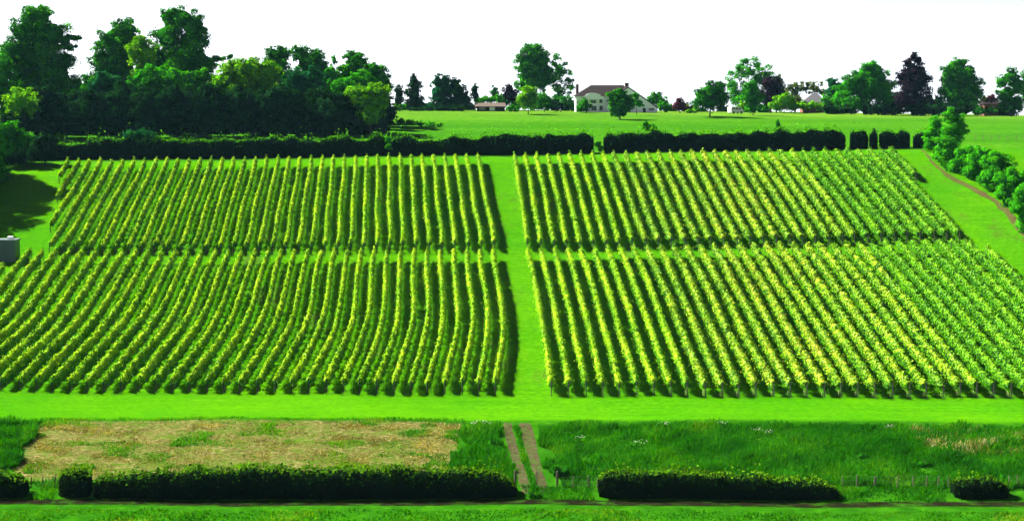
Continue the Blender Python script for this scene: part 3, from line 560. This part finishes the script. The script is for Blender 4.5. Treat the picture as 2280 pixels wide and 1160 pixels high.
T('dark tree outside the left edge beside the cabin', 268, -215, [(-215, 430, 60, 50), (-230, 470, 60, 55), (-200, 510, 50, 45)], M_mid, group=LG_, trunk=.35)

# ------------------------------------------------------------------ hedges
def hedge(label, pts, wid, mat, group, name='hedge', top=None, size=.2, dens=9.0, shoots=.8, taper=.35, cover=1.0, rough=.13):
    """pts: list of (X, D, height). An uneven core with leaves over every side."""
    P = np.array(pts, float); L = np.r_[0, np.cumsum(np.hypot(np.diff(P[:, 0]), np.diff(P[:, 1])))]
    n = max(8, int(L[-1] / .8)); s = np.linspace(0, L[-1], n)
    X, D, Hh = (np.interp(s, L, P[:, j]) for j in range(3))
    Hh = Hh * (1 + rough * (_smooth(rng.normal(size=n), 2.0) + .6 * _smooth(rng.normal(size=n), .7)) * 1.5)
    end = np.clip(np.minimum(s, L[-1] - s) / (wid * .4), 0, 1) ** .5; W = wid * (.65 + .35 * end) * (1 + .25 * _smooth(rng.normal(size=n), 2.0)); Hc = Hh * (.82 + .18 * end)
    tx, ty = np.gradient(X), np.gradient(D); q = np.hypot(tx, ty); nx_, ny_ = -ty / q, tx / q
    zg = gz(X, D)
    prof = [(-.5, 0), (-.54, .3), (-.5, .7), (-.36, .95), (0, 1.0), (.36, .95), (.5, .7), (.54, .3), (.5, 0)]
    rows = []
    for a, h in prof:
        k = .86; rows.append(np.stack([X + nx_ * W * a * k, D + ny_ * W * a * k, zg + Hc * h * .9 - (0.1 if h == 0 else 0)], 1))
    V = np.stack(rows, 1); m = len(prof); V = V + rng.normal(size=V.shape) * .05; i = np.arange(n * m).reshape(n, m)
    Q = np.stack([i[:-1, :-1], i[:-1, 1:], i[1:, 1:], i[1:, :-1]], -1).reshape(-1, 4)
    caps = [(i[0, 0], i[0, j], i[0, j + 1], i[0, min(j + 2, m - 1)]) for j in range(1, m - 2, 2)] + [(i[-1, 0], i[-1, min(j + 2, m - 1)], i[-1, j + 1], i[-1, j]) for j in range(1, m - 2, 2)]
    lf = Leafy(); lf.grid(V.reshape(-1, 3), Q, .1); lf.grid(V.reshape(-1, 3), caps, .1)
    per = 2 * Hh.mean() + wid; nl = int(L[-1] * per * dens * cover / (size / .2) ** 2)
    t = rng.random(nl) * (n - 1); a = rng.random(nl)
    # position along profile
    pp = np.array([(p[0] * wid, p[1] * Hh.mean()) for p in prof]); pl = np.r_[0, np.cumsum(np.hypot(*np.diff(pp, axis=0).T))]; pa = np.interp(a * pl[-1], pl, np.arange(m))
    f = lambda A: np.interp(t, np.arange(n), A)
    av = np.interp(pa, np.arange(m), [p[0] for p in prof]); hv = np.interp(pa, np.arange(m), [p[1] for p in prof])
    xw, dw, hw, wd, nxv, nyv = f(X), f(D), f(Hc), f(W), f(nx_), f(ny_)
    bulge = 1 + .10 * np.sin(t * .9 + hv * 4) + .08 * np.sin(t * 2.3 - hv * 3)
    C = np.stack([xw + nxv * wd * av * bulge, dw + nyv * wd * av * bulge, f(zg) + hw * hv * (1 + .04 * np.sin(t * 1.7))], 1) + rng.normal(size=(nl, 3)) * size * .5
    tp = (hv > .93) & (rng.random(nl) < shoots); C[tp, 2] += rng.exponential(.28 if size < .18 else .42, tp.sum()) * (np.sin(t[tp] * .8) > -.3)
    Nn = unit(np.stack([nxv * av * 2.2, nyv * av * 2.2, (hv - .55) * 1.4], 1) + rng.normal(size=(nl, 3)) * .55)
    var = np.clip(.28 + .50 * hv ** 3 + rng.normal(size=nl) * .14, 0, 1); var[tp] += .18; var[(hv > .9)] += .10; var = np.clip(var, 0, 1)  # tone rises with height: sunlit top and shaded sides put into the colour
    e = (t < 1.2) | (t > n - 2.2); Nn[e] = unit(Nn[e] + rng.normal(size=(e.sum(), 3)))
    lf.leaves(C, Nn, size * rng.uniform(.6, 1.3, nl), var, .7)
    X0, D0 = float(P[0, 0]), float(P[0, 1]); Z0 = float(gz(X0, D0)); V = np.concatenate(lf.V) - np.array([X0, D0, Z0])
    o = ob(name, mesh_np(name, V, np.concatenate(lf.Q), None, mat, np.concatenate(lf.var)), None, (X0, D0, Z0))
    return tag(o, label, 'hedge' if name == 'hedge' else 'bush', group)
def hx(pts, D0=None):
    """photo (x, D, top y) -> (X, D, height)"""
    out = []
    for x, D, yt in pts:
        X = float(gx(x, D)); g = float(gz(X, D)); out.append((X, D, max(.3, wz(yt, D) - g)))
    return out
UH = 'lengths of the hedge above the vineyard'
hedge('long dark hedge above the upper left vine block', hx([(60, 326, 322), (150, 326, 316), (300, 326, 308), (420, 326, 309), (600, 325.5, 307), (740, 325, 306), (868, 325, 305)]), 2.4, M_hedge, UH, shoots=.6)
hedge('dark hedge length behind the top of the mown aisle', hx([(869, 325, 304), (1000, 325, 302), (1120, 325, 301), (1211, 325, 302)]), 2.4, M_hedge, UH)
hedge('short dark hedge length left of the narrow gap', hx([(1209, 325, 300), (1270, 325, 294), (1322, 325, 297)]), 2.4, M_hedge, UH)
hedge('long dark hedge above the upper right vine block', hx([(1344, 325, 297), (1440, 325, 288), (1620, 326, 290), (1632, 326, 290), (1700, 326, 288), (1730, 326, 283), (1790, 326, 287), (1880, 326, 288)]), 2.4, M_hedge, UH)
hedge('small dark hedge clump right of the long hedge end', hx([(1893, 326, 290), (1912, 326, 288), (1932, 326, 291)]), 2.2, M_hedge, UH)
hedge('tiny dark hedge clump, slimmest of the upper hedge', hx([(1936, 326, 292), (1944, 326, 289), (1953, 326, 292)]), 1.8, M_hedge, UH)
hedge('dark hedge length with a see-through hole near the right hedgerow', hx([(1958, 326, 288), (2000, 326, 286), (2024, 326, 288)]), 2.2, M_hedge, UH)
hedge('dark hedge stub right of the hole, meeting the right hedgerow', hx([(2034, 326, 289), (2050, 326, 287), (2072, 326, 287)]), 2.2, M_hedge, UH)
T('sapling sticking up from the hedge above the upper right block', 328, 1730, [(1730, 282, 7, 10), (1731, 275, 4, 7)], M_bright, name='shrub', cat='bush', group='saplings in the upper hedge', trunk=.06)
T('leafy sapling in the hedge right of the narrow gap', 328, 1442, [(1440, 284, 14, 9), (1455, 287, 12, 8), (1436, 276, 5, 6)], M_bright, name='shrub', cat='bush', group='saplings in the upper hedge', trunk=.06)
T('bluish leafy bush rising over the upper left hedge', 327, 300, [(290, 300, 20, 10), (315, 298, 22, 12), (335, 303, 16, 9)], M_teal, name='shrub', cat='bush', group='saplings in the upper hedge', trunk=.08)
T('bright trailing bush at the break in the left hedge', 323, 866, [(866, 312, 8, 10), (864, 328, 9, 9)], M_bright, name='shrub', cat='bush', group='saplings in the upper hedge', trunk=.06)
T('bright bush filling the narrow hedge gap', 324, 1334, [(1332, 322, 8, 8), (1340, 330, 9, 8)], M_bright, name='shrub', cat='bush', group='saplings in the upper hedge', trunk=.06)
LH = 'dark lower hedges beside the lane'
LHP = dict(size=.17, dens=12, shoots=.25, rough=.07)
hedge('dark hedge at the lower left picture edge', hx([(-60, 158.8, 1050), (20, 158.8, 1052), (60, 158.8, 1066)]), 2.9, M_hedge2, LH, **LHP)
hedge('short dark hedge clump next to the long lower hedge', hx([(135, 158.8, 1052), (170, 158.8, 1048), (204, 158.8, 1052)]), 2.9, M_hedge2, LH, **LHP)
hedge('long dark lower hedge along the lane, left of the track', hx([(215, 158.8, 1054), (340, 158.8, 1048), (430, 158.8, 1036), (520, 158.8, 1040), (700, 158.8, 1042), (900, 158.8, 1040), (1060, 158.8, 1044), (1110, 158.8, 1050), (1150, 158.8, 1072)]), 3.2, M_hedge2, LH, **LHP)
hedge('flat-topped dark lower hedge right of the track', hx([(1332, 158.8, 1058), (1380, 158.8, 1050), (1500, 158.8, 1052), (1660, 158.8, 1055), (1780, 158.8, 1062), (1830, 158.8, 1070), (1862, 158.8, 1085)]), 3.2, M_hedge2, LH, **LHP)
hedge('small flat-topped dark shrub right of the wire fence', hx([(2122, 158.8, 1066), (2150, 158.8, 1062), (2220, 158.8, 1064), (2240, 158.8, 1072)]), 3.0, M_hedge2, LH, **LHP)
hedge('dark low hedge at the lower right picture edge', hx([(2285, 158.8, 1078), (2360, 158.8, 1070)]), 2.9, M_hedge2, LH, **LHP)
for x, y, rx, ry, mt, lab in ((1252, 1050, 26, 16, M_mid, 'dark leafy bush by the stout gate post'), (1228, 1030, 10, 7, M_mid, 'small leafy clump right of the ruts'), (1302, 992, 13, 7, M_mid, 'dark weed clump high on the bank right of the ruts'), (1940, 1016, 16, 8, M_mid, 'dark weed clump in the middle of the right bank'),
        (2075, 1032, 18, 7, M_mid, 'low dark clump above the small flat-topped shrub'), (1100, 985, 16, 12, M_mid, 'dark leafy clump on the grass mound left of the ruts'), (2262, 1062, 16, 9, M_bright, 'leafy clump behind the fence at the lower right edge'), (1192, 1104, 16, 8, M_mid, 'low leafy clump below the two ruts')):
    Dq = d_of(x, y + ry * .7)
    T(lab, Dq, x, [(x - rx * .4, y, rx * .6, ry), (x + rx * .4, y + 1, rx * .6, ry * .85)], mt, name='bush', cat='bush', group='leafy clumps on the bank', trunk=.05, size=.13, varoff=-.1)
# hedgerow down the right side
RH = 'bushes of the hedgerow on the right'
rh = [((2078, 345), 322, 2.6, [(2082, 282, 22, 24), (2078, 305, 24, 28), (2096, 305, 22, 30), (2080, 328, 22, 18)], 'light green bush at the top of the right hedgerow'),
      ((2128, 335), 317, 2.6, [(2122, 262, 22, 20), (2134, 284, 24, 26), (2118, 302, 26, 26)], 'tallest round bush of the right hedgerow'),
      ((2112, 368), 0, 0, [(2108, 325, 26, 28), (2112, 350, 24, 20), (2128, 335, 22, 26)], 'bush below the tallest round one in the right hedgerow'),
      ((2150, 392), 0, 0, [(2150, 345, 30, 30), (2148, 372, 30, 22), (2170, 352, 24, 32)], 'third bush down the right hedgerow'),
      ((2192, 410), 0, 0, [(2188, 350, 30, 30), (2190, 380, 34, 30), (2208, 352, 24, 28)], 'fourth bush down the right hedgerow'),
      ((2230, 434), 0, 0, [(2222, 366, 30, 32), (2228, 402, 34, 32), (2245, 380, 26, 36)], 'fifth bush down the right hedgerow, beside the dry patch'),
      ((2268, 474), 0, 0, [(2258, 400, 30, 34), (2264, 440, 32, 34), (2280, 410, 26, 40)], 'sixth bush down the right hedgerow, at the picture edge'),
      ((2312, 530), 0, 0, [(2290, 430, 30, 34), (2298, 485, 30, 38), (2325, 460, 36, 50)], 'last hedgerow bush, cut off by the right edge')]
for (bx, by), D, _, lobes, lab in rh:
    if not D: lobes = [(x - 4, y + 6, rx * 1.05, ry) for x, y, rx, ry in lobes] + [(lobes[0][0] - 18, lobes[0][1] + 32, 24, 20), (lobes[-1][0] + 2, lobes[-1][1] + 30, 26, 18)]
    D = D or d_of(bx, by - 8) + 1.5
    T(lab, D, bx, lobes, M_bright, name='bush', cat='bush', group=RH, trunk=.12, size=.2, varoff=.16)

# ------------------------------------------------------------------ fences
def wire_fence(label, pts, hgt, group=None, n=None, mat=M_wood, rad=.06, wires=3):
    """pts plan points; a post at every point"""
    X0, D0 = pts[0]; Z0 = float(gz(X0, D0)); r = empty('fence', (X0, D0, Z0), label, 'fence', group)
    me = cyl_mesh('post', rad, hgt, mat, 6)
    P = [Vector((x - X0, d - D0, float(gz(x, d)) - Z0)) for x, d in pts]
    for p in P:
        o = ob('post', me, r, tuple(p)); o.rotation_euler = (random.uniform(-.05, .05), random.uniform(-.07, .07), 0); o.scale = (1, 1, random.uniform(.88, 1.08))
    b = MB()
    for w_ in range(wires):
        b.tube([p + Vector((0, 0, hgt * (.3 + .3 * w_))) for p in P], .012, 3)
    b.build('wire', M_post, r); return r
wire_fence('wire fence on thin posts across the far right field', [(float(gx(x, 338)), 338) for x in (2172, 2190, 2208, 2226, 2244, 2262, 2280, 2298)], 1.3, 'wire fences', wires=3)
wire_fence('wire fence between the flat-topped hedge and small dark shrub', [(float(gx(x, 161.5)), 161.5) for x in (1876, 1908, 1946, 1950, 1998, 2034, 2063, 2088, 2112)], 1.25, 'wire fences')
wire_fence('wire fence right of the small dark shrub', [(float(gx(x, 161.5)), 161.5) for x in (2246, 2266, 2300)], 1.25, 'wire fences')
wire_fence('wire fence between the lower left hedges', [(float(gx(x, 161)), 161) for x in (70, 97, 122, 134)], 1.25, 'wire fences')
wire_fence('wire fence stub between track and flat-topped hedge', [(float(gx(x, 161)), 161) for x in (1240, 1275, 1310, 1330)], 1.3, 'wire fences')
for x, lab in ((1147, 'dark gate post left of the rutted track'), (1195, 'slim gate post between the two ruts'), (1241, 'stout dark gate post right of the rutted track')):
    X = float(gx(x, 162)); b = MB(); rr = .10 if x != 1195 else .06; b.tube([(0, 0, -.2), (0, 0, 1.45), (0, 0, 1.52)], [rr, rr, rr * .6], 8)
    tag(b.build('gate_post', M_wood, None, loc=(X, 162, float(gz(X, 162)))), lab, 'gate post', 'gate posts at the track')
# ------------------------------------------------------------------ buildings and van
M_white = plain('white_render', (.86, .89, .94), .8, (.78, .82, .88), sc=1.5)
M_tile = plain('brown_roof_tile', (.022, .014, .015), .8, (.012, .009, .011), sc=4, vs=(1, 1, 6), bump=.4)
M_brick = plain('brick', (.16, .07, .05), .85, (.09, .04, .03), sc=5)
M_slate = plain('slate', (.16, .16, .18), .5, (.09, .09, .11), sc=4, vs=(1, 1, 5))
M_glass = plain('window_glass', (.03, .045, .06), .15, (.02, .03, .045), sc=1)
M_frame = plain('painted_frame', (.6, .6, .62), .5)
M_shedw = plain('dark_boards', (.035, .026, .022), .85, sc=4, vs=(5, 5, .6))
M_shedr = plain('weathered_roof_sheet', (.09, .07, .055), .7, (.055, .04, .035), sc=2)
M_metal = plain('grey_steel_sheet', (.04, .062, .082), .45, (.05, .07, .09), sc=2, metal=.3)  # base darkened to paint the shade on the cabin
M_metroof = plain('pale_steel_roof', (.10, .125, .15), .55, (.07, .09, .11), sc=2, metal=.3)
M_rubber = plain('rubber', (.015, .015, .016), .8)
M_paint = plain('white_paint', (.62, .63, .64), .3)
class Site:
    """local frame of a building: x,z given in photo pixels at distance D, y in metres towards the back"""
    def __init__(s, D, bx, by, name, label, cat):
        s.D = D; s.m = ph(D); s.X0 = (bx - CX) * s.m; s.Z0 = float(gz(s.X0, D)); s.bx = bx
        s.r = empty(name, (s.X0, D, s.Z0), label, cat); s.zb = wz(by, D)
    def x(s, px): return (px - s.bx) * s.m
    def z(s, y): return wz(y, s.D) - s.Z0
    def box(s, x0, x1, y0, y1, d0, d1, name, mat, parent=None):
        b = MB(); b.box((s.x(x0), d0, s.z(y1)), (s.x(x1), d1, s.z(y0))); return b.build(name, mat, parent or s.r)
    def window(s, x0, x1, y0, y1, d, parent=None, bars=1):
        """frame standing 5 cm proud of the wall plane d, pane set inside"""
        X0, X1, Z0, Z1 = s.x(x0), s.x(x1), s.z(y1), s.z(y0); f = .09; b = MB()
        b.box((X0, d - .06, Z0), (X1, d + .04, Z0 + f)); b.box((X0, d - .06, Z1 - f), (X1, d + .04, Z1))
        b.box((X0, d - .06, Z0 + f), (X0 + f, d + .04, Z1 - f)); b.box((X1 - f, d - .06, Z0 + f), (X1, d + .04, Z1 - f))
        for i in range(bars):
            xc = X0 + (X1 - X0) * (i + 1) / (bars + 1); b.box((xc - .03, d - .05, Z0 + f), (xc + .03, d + .03, Z1 - f))
        w_ = b.build('window', M_frame, parent or s.r); p = MB(); p.box((X0 + f * .8, d - .02, Z0 + f * .8), (X1 - f * .8, d + .02, Z1 - f * .8)); p.build('pane', M_glass, w_); return w_
# white house
h = Site(455, 1370, 251, 'house', 'white rendered house with brown hipped roof and long sloping gable', 'house')
h.box(1282, 1400, 214, 262, 0, 8.5, 'wall', M_white)
b = MB(); e0, e1, ez, rz_ = h.x(1277), h.x(1408), h.z(215), h.z(190)
A = [(e0, -.6, ez), (e1, -.6, ez), (e1, 9.1, ez), (e0, 9.1, ez)]; R0, R1 = (h.x(1317), 4.2, rz_), (h.x(1390), 4.2, rz_)
for q in ((A[0], A[1], R1, R0), (A[1], A[2], R1), (A[2], A[3], R0, R1), (A[3], A[0], R0), (A[3], A[2], A[1], A[0])): b.poly(q)
roof = b.build('roof', M_tile, h.r)
c_ = h.box(1393, 1401, 186, 214, 3.4, 4.6, 'chimney', M_brick, roof); h.box(1392, 1402, 185, 187, 3.3, 4.7, 'chimney_cap', M_brick, roof)
h.box(1284, 1290, 188, 216, 6.0, 7.0, 'chimney', M_brick, roof)
# arched eyebrow over the upper window
b = MB(); pr = [(h.x(1296), h.z(222)), (h.x(1344), h.z(222)), (h.x(1344), h.z(216))] + [(h.x(1320 + 17 * math.cos(a)), h.z(214 - 6.5 * math.sin(a))) for a in np.linspace(0, math.pi, 9)] + [(h.x(1296), h.z(216))]
b.prism([(x, z) for x, z in pr], -.75, -.005); b.build('arched_parapet', M_white, h.r)
# long sloping gable wing
b = MB(); b.prism([(h.x(1352), h.z(262)), (h.x(1462), h.z(262)), (h.x(1462), h.z(241)), (h.x(1397), h.z(196)), (h.x(1352), h.z(226))], -1.6, 6.5); b.build('gable_wall', M_white, h.r)
b = MB(); b.prism([(h.x(1397), h.z(195.6)), (h.x(1464), h.z(241.4)), (h.x(1465), h.z(239.6)), (h.x(1397), h.z(193)), (h.x(1349), h.z(226)), (h.x(1350.5), h.z(227.5))], -1.75, 6.7); b.build('gable_roof', M_tile, h.r)
for x0, x1, y0, y1, d in ((1314, 1327, 217, 227, -.75 if False else 0, ), (1298, 1308, 224, 234, 0), (1316, 1328, 236, 247, 0), (1334, 1342, 236, 247, 0), (1334, 1341, 221, 230, 0)):
    h.window(x0, x1, y0 + (6 if y0 == 217 else 0), y1 + (4 if y0 == 217 else 0), d)
h.window(1443, 1455, 241, 247, -1.6, bars=2); h.window(1400, 1408, 210, 218, -1.6); h.window(1414, 1424, 228, 236, -1.6)
d_ = h.box(1430, 1436, 241, 251, -1.66, -1.6, 'door', M_shedw); 
d_ = h.box(1284, 1291, 237, 251, -.06, 0, 'door', M_shedw)
# long low shed
g_ = Site(461, 1092, 247, 'shed', 'long low dark shed with pale sloping roof on the crest', 'shed')
g_.box(1062, 1124, 237, 256, 0, 4, 'wall', M_shedw)
b = MB(); b.poly([(g_.x(1057), -.7, g_.z(237.5)), (g_.x(1128), -.7, g_.z(237.5)), (g_.x(1124), 4.4, g_.z(229.5)), (g_.x(1060), 4.4, g_.z(229.5))]); b.poly([(g_.x(1060), 4.4, g_.z(230.5)), (g_.x(1124), 4.4, g_.z(230.5)), (g_.x(1128), -.7, g_.z(238.6)), (g_.x(1057), -.7, g_.z(238.6))])
b.poly([(g_.x(1057), -.7, g_.z(238.6)), (g_.x(1128), -.7, g_.z(238.6)), (g_.x(1128), -.7, g_.z(237.5)), (g_.x(1057), -.7, g_.z(237.5))]); b.build('roof', M_shedr, g_.r)
g_.box(1090, 1102, 239, 247, -.05, 0, 'door', M_white); g_.window(1068, 1080, 240, 245, 0)
# slate roofed house behind the bushes
g_ = Site(500, 1812, 250, 'house', 'house half hidden by bushes, with pale slate pyramid roof', 'house')
g_.box(1788, 1838, 228, 258, 0, 6, 'wall', M_brick)
b = MB(); A = [(g_.x(1782), -.6, g_.z(229)), (g_.x(1842), -.6, g_.z(229)), (g_.x(1842), 6.6, g_.z(229)), (g_.x(1782), 6.6, g_.z(229))]; P0, P1 = (g_.x(1814), 3, g_.z(207)), (g_.x(1820), 3, g_.z(207))
for q in ((A[0], A[1], P1, P0), (A[1], A[2], P1), (A[2], A[3], P0, P1), (A[3], A[0], P0), (A[3], A[2], A[1], A[0])): b.poly(q)
b.build('roof', M_slate, g_.r); g_.window(1800, 1810, 232, 240, 0)
# brick cottage
g_ = Site(476, 2206, 252, 'cottage', 'small red brick cottage between trees near the right edge', 'cottage')
g_.box(2190, 2222, 232, 262, 0, 5, 'wall', M_brick)
b = MB(); A = [(g_.x(2187), -.5, g_.z(233)), (g_.x(2225), -.5, g_.z(233)), (g_.x(2225), 5.5, g_.z(233)), (g_.x(2187), 5.5, g_.z(233))]; P0, P1 = (g_.x(2189), 2.5, g_.z(219)), (g_.x(2223), 2.5, g_.z(219))
for q in ((A[0], A[1], P1, P0), (A[1], A[2], P1), (A[2], A[3], P0, P1), (A[3], A[0], P0), (A[3], A[2], A[1], A[0])): b.poly(q)
rf = b.build('roof', M_tile, g_.r); g_.box(2192, 2197, 214, 226, 2, 3, 'chimney', M_brick, rf); g_.window(2205, 2212, 237, 246, 0)
# steel cabin at the left edge
Dc = d_of(10, 584)
g_ = Site(Dc, 0, 585, 'cabin', 'blue-grey steel cabin cut off by the left picture edge', 'cabin')
g_.box(-46, 27, 537, 600, 0, 2.6, 'wall', M_metal)
b = MB(); b.box((g_.x(-48), -.12, g_.z(537)), (g_.x(29), 2.72, g_.z(534))); b.build('roof', M_metroof, g_.r)
for q in range(-44, 26, 7):
    g_.box(q, q + 1.4, 540, 586, -.05, 0, 'wall_rib', M_metal)
g_.box(2, 3.2, 541, 586, -.09, -.05, 'corner_trim', M_metroof); g_.box(6, 18, 528, 534, 1.0, 1.5, 'roof_vent', M_white)
# camper van
Xv = float(gx(1638, 453)); v_ = empty('van', (Xv, 453, float(gz(Xv, 453))), 'white camper van parked on the crest beside the umbrella-shaped tree', 'van', rz=math.radians(28))
b = MB(); b.prism([(-2.2, .35), (2.2, .35), (2.25, 1.0), (1.75, 1.2), (1.25, 1.95), (-2.1, 2.05), (-2.25, 1.6)], -.9, .9); body = b.build('body', M_paint, v_)
for sx in (-1.35, 1.35):
    for sy in (-.93, .93):
        b = MB(); b.tube([(sx, sy - .1, .34), (sx, sy + .1, .34)], .34, 14); wl = b.build('wheel', M_rubber, v_); b = MB(); b.tube([(sx, sy - .115, .34), (sx, sy + .115, .34)], .18, 10); b.build('rim', M_metroof, wl)
for x0, x1 in ((-1.9, -.9), (-.75, .25), (.4, 1.2)):
    for sy in (-.915, .895):
        b = MB(); b.box((x0, sy, 1.22), (x1, sy + .02, 1.75)); b.build('window', M_glass, body)
b = MB(); b.poly([(1.77, -.8, 1.22), (1.77, .8, 1.22), (1.32, .75, 1.88), (1.32, -.75, 1.88)]); b.build('windscreen', M_glass, body)
b = MB(); b.box((2.2, -.88, .35), (2.34, .88, .55)); b.build('bumper', M_metal, v_)
for sy in (-.65, .65):
    b = MB(); b.tube([(2.2, sy, .8), (2.27, sy, .8)], .11, 10); b.build('headlight', M_glass, v_)

# ------------------------------------------------------------------ rough grass, weeds and flowers
def in_poly(x, y, P):
    P = np.array(P); n = len(P); c = np.zeros(len(x), bool); j = n - 1
    for i in range(n):
        a = ((P[i, 1] > y) != (P[j, 1] > y)) & (x < (P[j, 0] - P[i, 0]) * (y - P[i, 1]) / (P[j, 1] - P[i, 1] + 1e-9) + P[i, 0]); c ^= a; j = i
    return c
def vnoise(X, Y, sc, seed):
    r = np.random.default_rng(seed); t = np.zeros_like(X)
    for k in range(7):
        a = r.uniform(0, 6.28); f = sc * r.uniform(.5, 2.2); t += np.sin((X * math.cos(a) + Y * math.sin(a)) * f + r.uniform(0, 6.28))
    return t / 7 ** .5
def grass(label, poly, dens, hgt, mat, name='grass', width=.07, tone=0.0, clumpy=.6, lean=.35, hvar=.5, thr=None, sc=.5, seed=1, edge=1.0):
    P = [gp(x, y) for x, y in poly]; xs = [p[0] for p in P]; ds = [p[1] for p in P]
    A = (max(xs) - min(xs)) * (max(ds) - min(ds)); n = int(A * dens)
    X = rng.uniform(min(xs), max(xs), n); D = rng.uniform(min(ds), max(ds), n)
    k = in_poly(X + .8 * edge * vnoise(X, D, .9, 3), D + .4 * edge * vnoise(X, D, .9, 4), P)
    nz = vnoise(X, D, sc, seed); k &= (rng.random(n) < 1 - clumpy + clumpy * (nz + 1) * .6)
    if thr is not None: k &= nz > thr
    X, D, nz = X[k], D[k], nz[k]; n = len(X)
    h_ = hgt * (1 + hvar * vnoise(X, D, .8, seed + 5)) * rng.uniform(.5, 1.3, n); h_ = np.maximum(h_, hgt * .25)
    a = rng.uniform(0, np.pi, n); w_ = width * rng.uniform(.6, 1.4, n); l = rng.normal(size=(n, 2)) * lean * h_[:, None] + np.array([.12, -.05]) * h_[:, None]
    z = gz(X, D); cx, sx = np.cos(a) * w_, np.sin(a) * w_
    V = np.stack([np.stack([X - cx, D - sx, z - .03], 1), np.stack([X + cx, D + sx, z - .03], 1), np.stack([X + l[:, 0] + cx * .35, D + l[:, 1] + sx * .35, z + h_], 1), np.stack([X + l[:, 0] - cx * .35, D + l[:, 1] - sx * .35, z + h_ * .96], 1)], 1).reshape(-1, 3)
    var = np.clip(.5 + tone + .16 * nz + .12 * vnoise(X, D, .18, seed + 9) + rng.normal(size=n) * .14, 0, 1)
    tag(ob(name, mesh_np(name, V, np.arange(4 * n).reshape(-1, 4), None, mat, var)), label, 'grass', kind='stuff')
grass('rough tall grass covering the bank right of the track', [(1196, 948), (1240, 944), (1500, 946), (1900, 947), (2400, 950), (2400, 1088), (1900, 1084), (1330, 1078), (1262, 1090), (1230, 1050), (1208, 1000)], 60, .45, M_tuft, clumpy=.5, tone=-.03)
grass('lush tall grass mound left of the rutted track', [(1030, 955), (1070, 946), (1114, 950), (1122, 1000), (1140, 1050), (1150, 1075), (1000, 1042), (1020, 990)], 80, .55, M_tuft, seed=3)
grass('tall unmown grass patch at the lower left edge', [(-80, 944), (92, 946), (62, 1000), (34, 1046), (-80, 1050)], 80, .8, M_tuft, tone=-.02, clumpy=.2, hvar=.25, seed=4)
grass('rough grass under the fence between the lower left hedges', [(62, 1070), (136, 1070), (132, 1112), (66, 1112)], 40, .3, M_tuft, seed=6)
grass('rough grass around the gate posts beside the track', [(1160, 1085), (1330, 1080), (1330, 1116), (1160, 1114)], 40, .3, M_tuft, seed=7)
grass('rough grass under the fence left of the small shrub', [(1866, 1080), (2120, 1082), (2120, 1120), (1872, 1116)], 40, .3, M_tuft, seed=9)
grass('rough grass of the near field at the bottom', [(-80, 1131), (2400, 1140), (2400, 1200), (-80, 1195)], 26, .16, M_tuft, tone=.12, width=.09, seed=8)
grass('green weeds growing through the dry stubble', [(95, 942), (1025, 946), (1010, 1040), (60, 1060)], 60, .2, M_tuft, name='weeds', tone=.15, clumpy=.9, thr=.35, sc=.8, seed=12)
M_straw = leafmat('dry_straw', [(0, G(.05, .06, .010)), (.5, G(.20, .20, .06)), (1, G(.46, .44, .22))], .25, 0)
grass('dead straw and clods lying over the stubble', [(95, 944), (1025, 948), (1010, 1044), (55, 1062)], 60, .13, M_straw, name='straw', width=.10, lean=.9, clumpy=.85, sc=1.1, seed=21)
grass('seeding brownish grass on the right of the bank', [(2040, 958), (2290, 955), (2300, 1012), (2120, 1020), (2030, 985)], 14, .5, M_straw, name='seeding_grass', width=.05, clumpy=.8, sc=.5, seed=22)
grass('short tufts along the verge above the dry stubble', [(60, 930), (1040, 934), (1040, 948), (95, 948)], 40, .16, M_tuft, tone=.25, seed=15)
grass('tufts between the wheel ruts', [(1142, 946), (1154, 946), (1180, 1035), (1196, 1095), (1184, 1095), (1166, 1035)], 70, .25, M_tuft, seed=16, edge=.15)
grass('long grass at the foot of the right hedgerow', [(2062, 336), (2090, 364), (2122, 388), (2170, 408), (2225, 438), (2262, 470), (2300, 520), (2318, 500), (2250, 425), (2180, 385), (2110, 350)], 25, .5, M_tuft, seed=18)
M_petal = plain('white_petals', (.7, .72, .6), .8)
for i, (x, y) in enumerate([(1054, 955), (1068, 951), (1082, 953), (1293, 986), (1422, 997), (1478, 955), (1610, 953), (1685, 968), (1712, 975), (1980, 962)]):
    X, D = gp(x, y); z = float(gz(X, D)); r = empty('wildflower', (X, D, z), 'white wildflower clump on the bank, %s from the left' % ordw(i + 1), 'wildflower', 'white wildflowers on the bank')
    nf = 16; P = np.stack([rng.normal(size=nf) * .35, rng.normal(size=nf) * .3, rng.uniform(.6, .85, nf)], 1)
    me = mesh_np('blossom', leaf_quads(P, unit(rng.normal(size=(nf, 3)) * .4 + np.array([0, -.2, 1])), np.full(nf, .045), .9), np.arange(4 * nf).reshape(-1, 4), None, M_petal); ob('blossom', me, r)
    b = MB()
    for p in P[:12]: b.tube([(p[0] * .4, p[1] * .4, 0), tuple(p)], .012, 3)
    b.build('stem', M_tuft, r)


# ------------------------------------------------------------------ haze
hz, t, out = newmat('summer_haze'); pv = N_(t, 'ShaderNodeVolumePrincipled'); pv.inputs['Color'].default_value = (.32, .72, 1.0, 1); pv.inputs['Density'].default_value = 0.000022; pv.inputs['Anisotropy'].default_value = 0.0
t.links.new(pv.outputs[0], out.inputs['Volume'])
b = MB(); b.box((-1750, -60, -112), (1750, 2750, 72)); tag(b.build('haze', hz), kind='stuff')
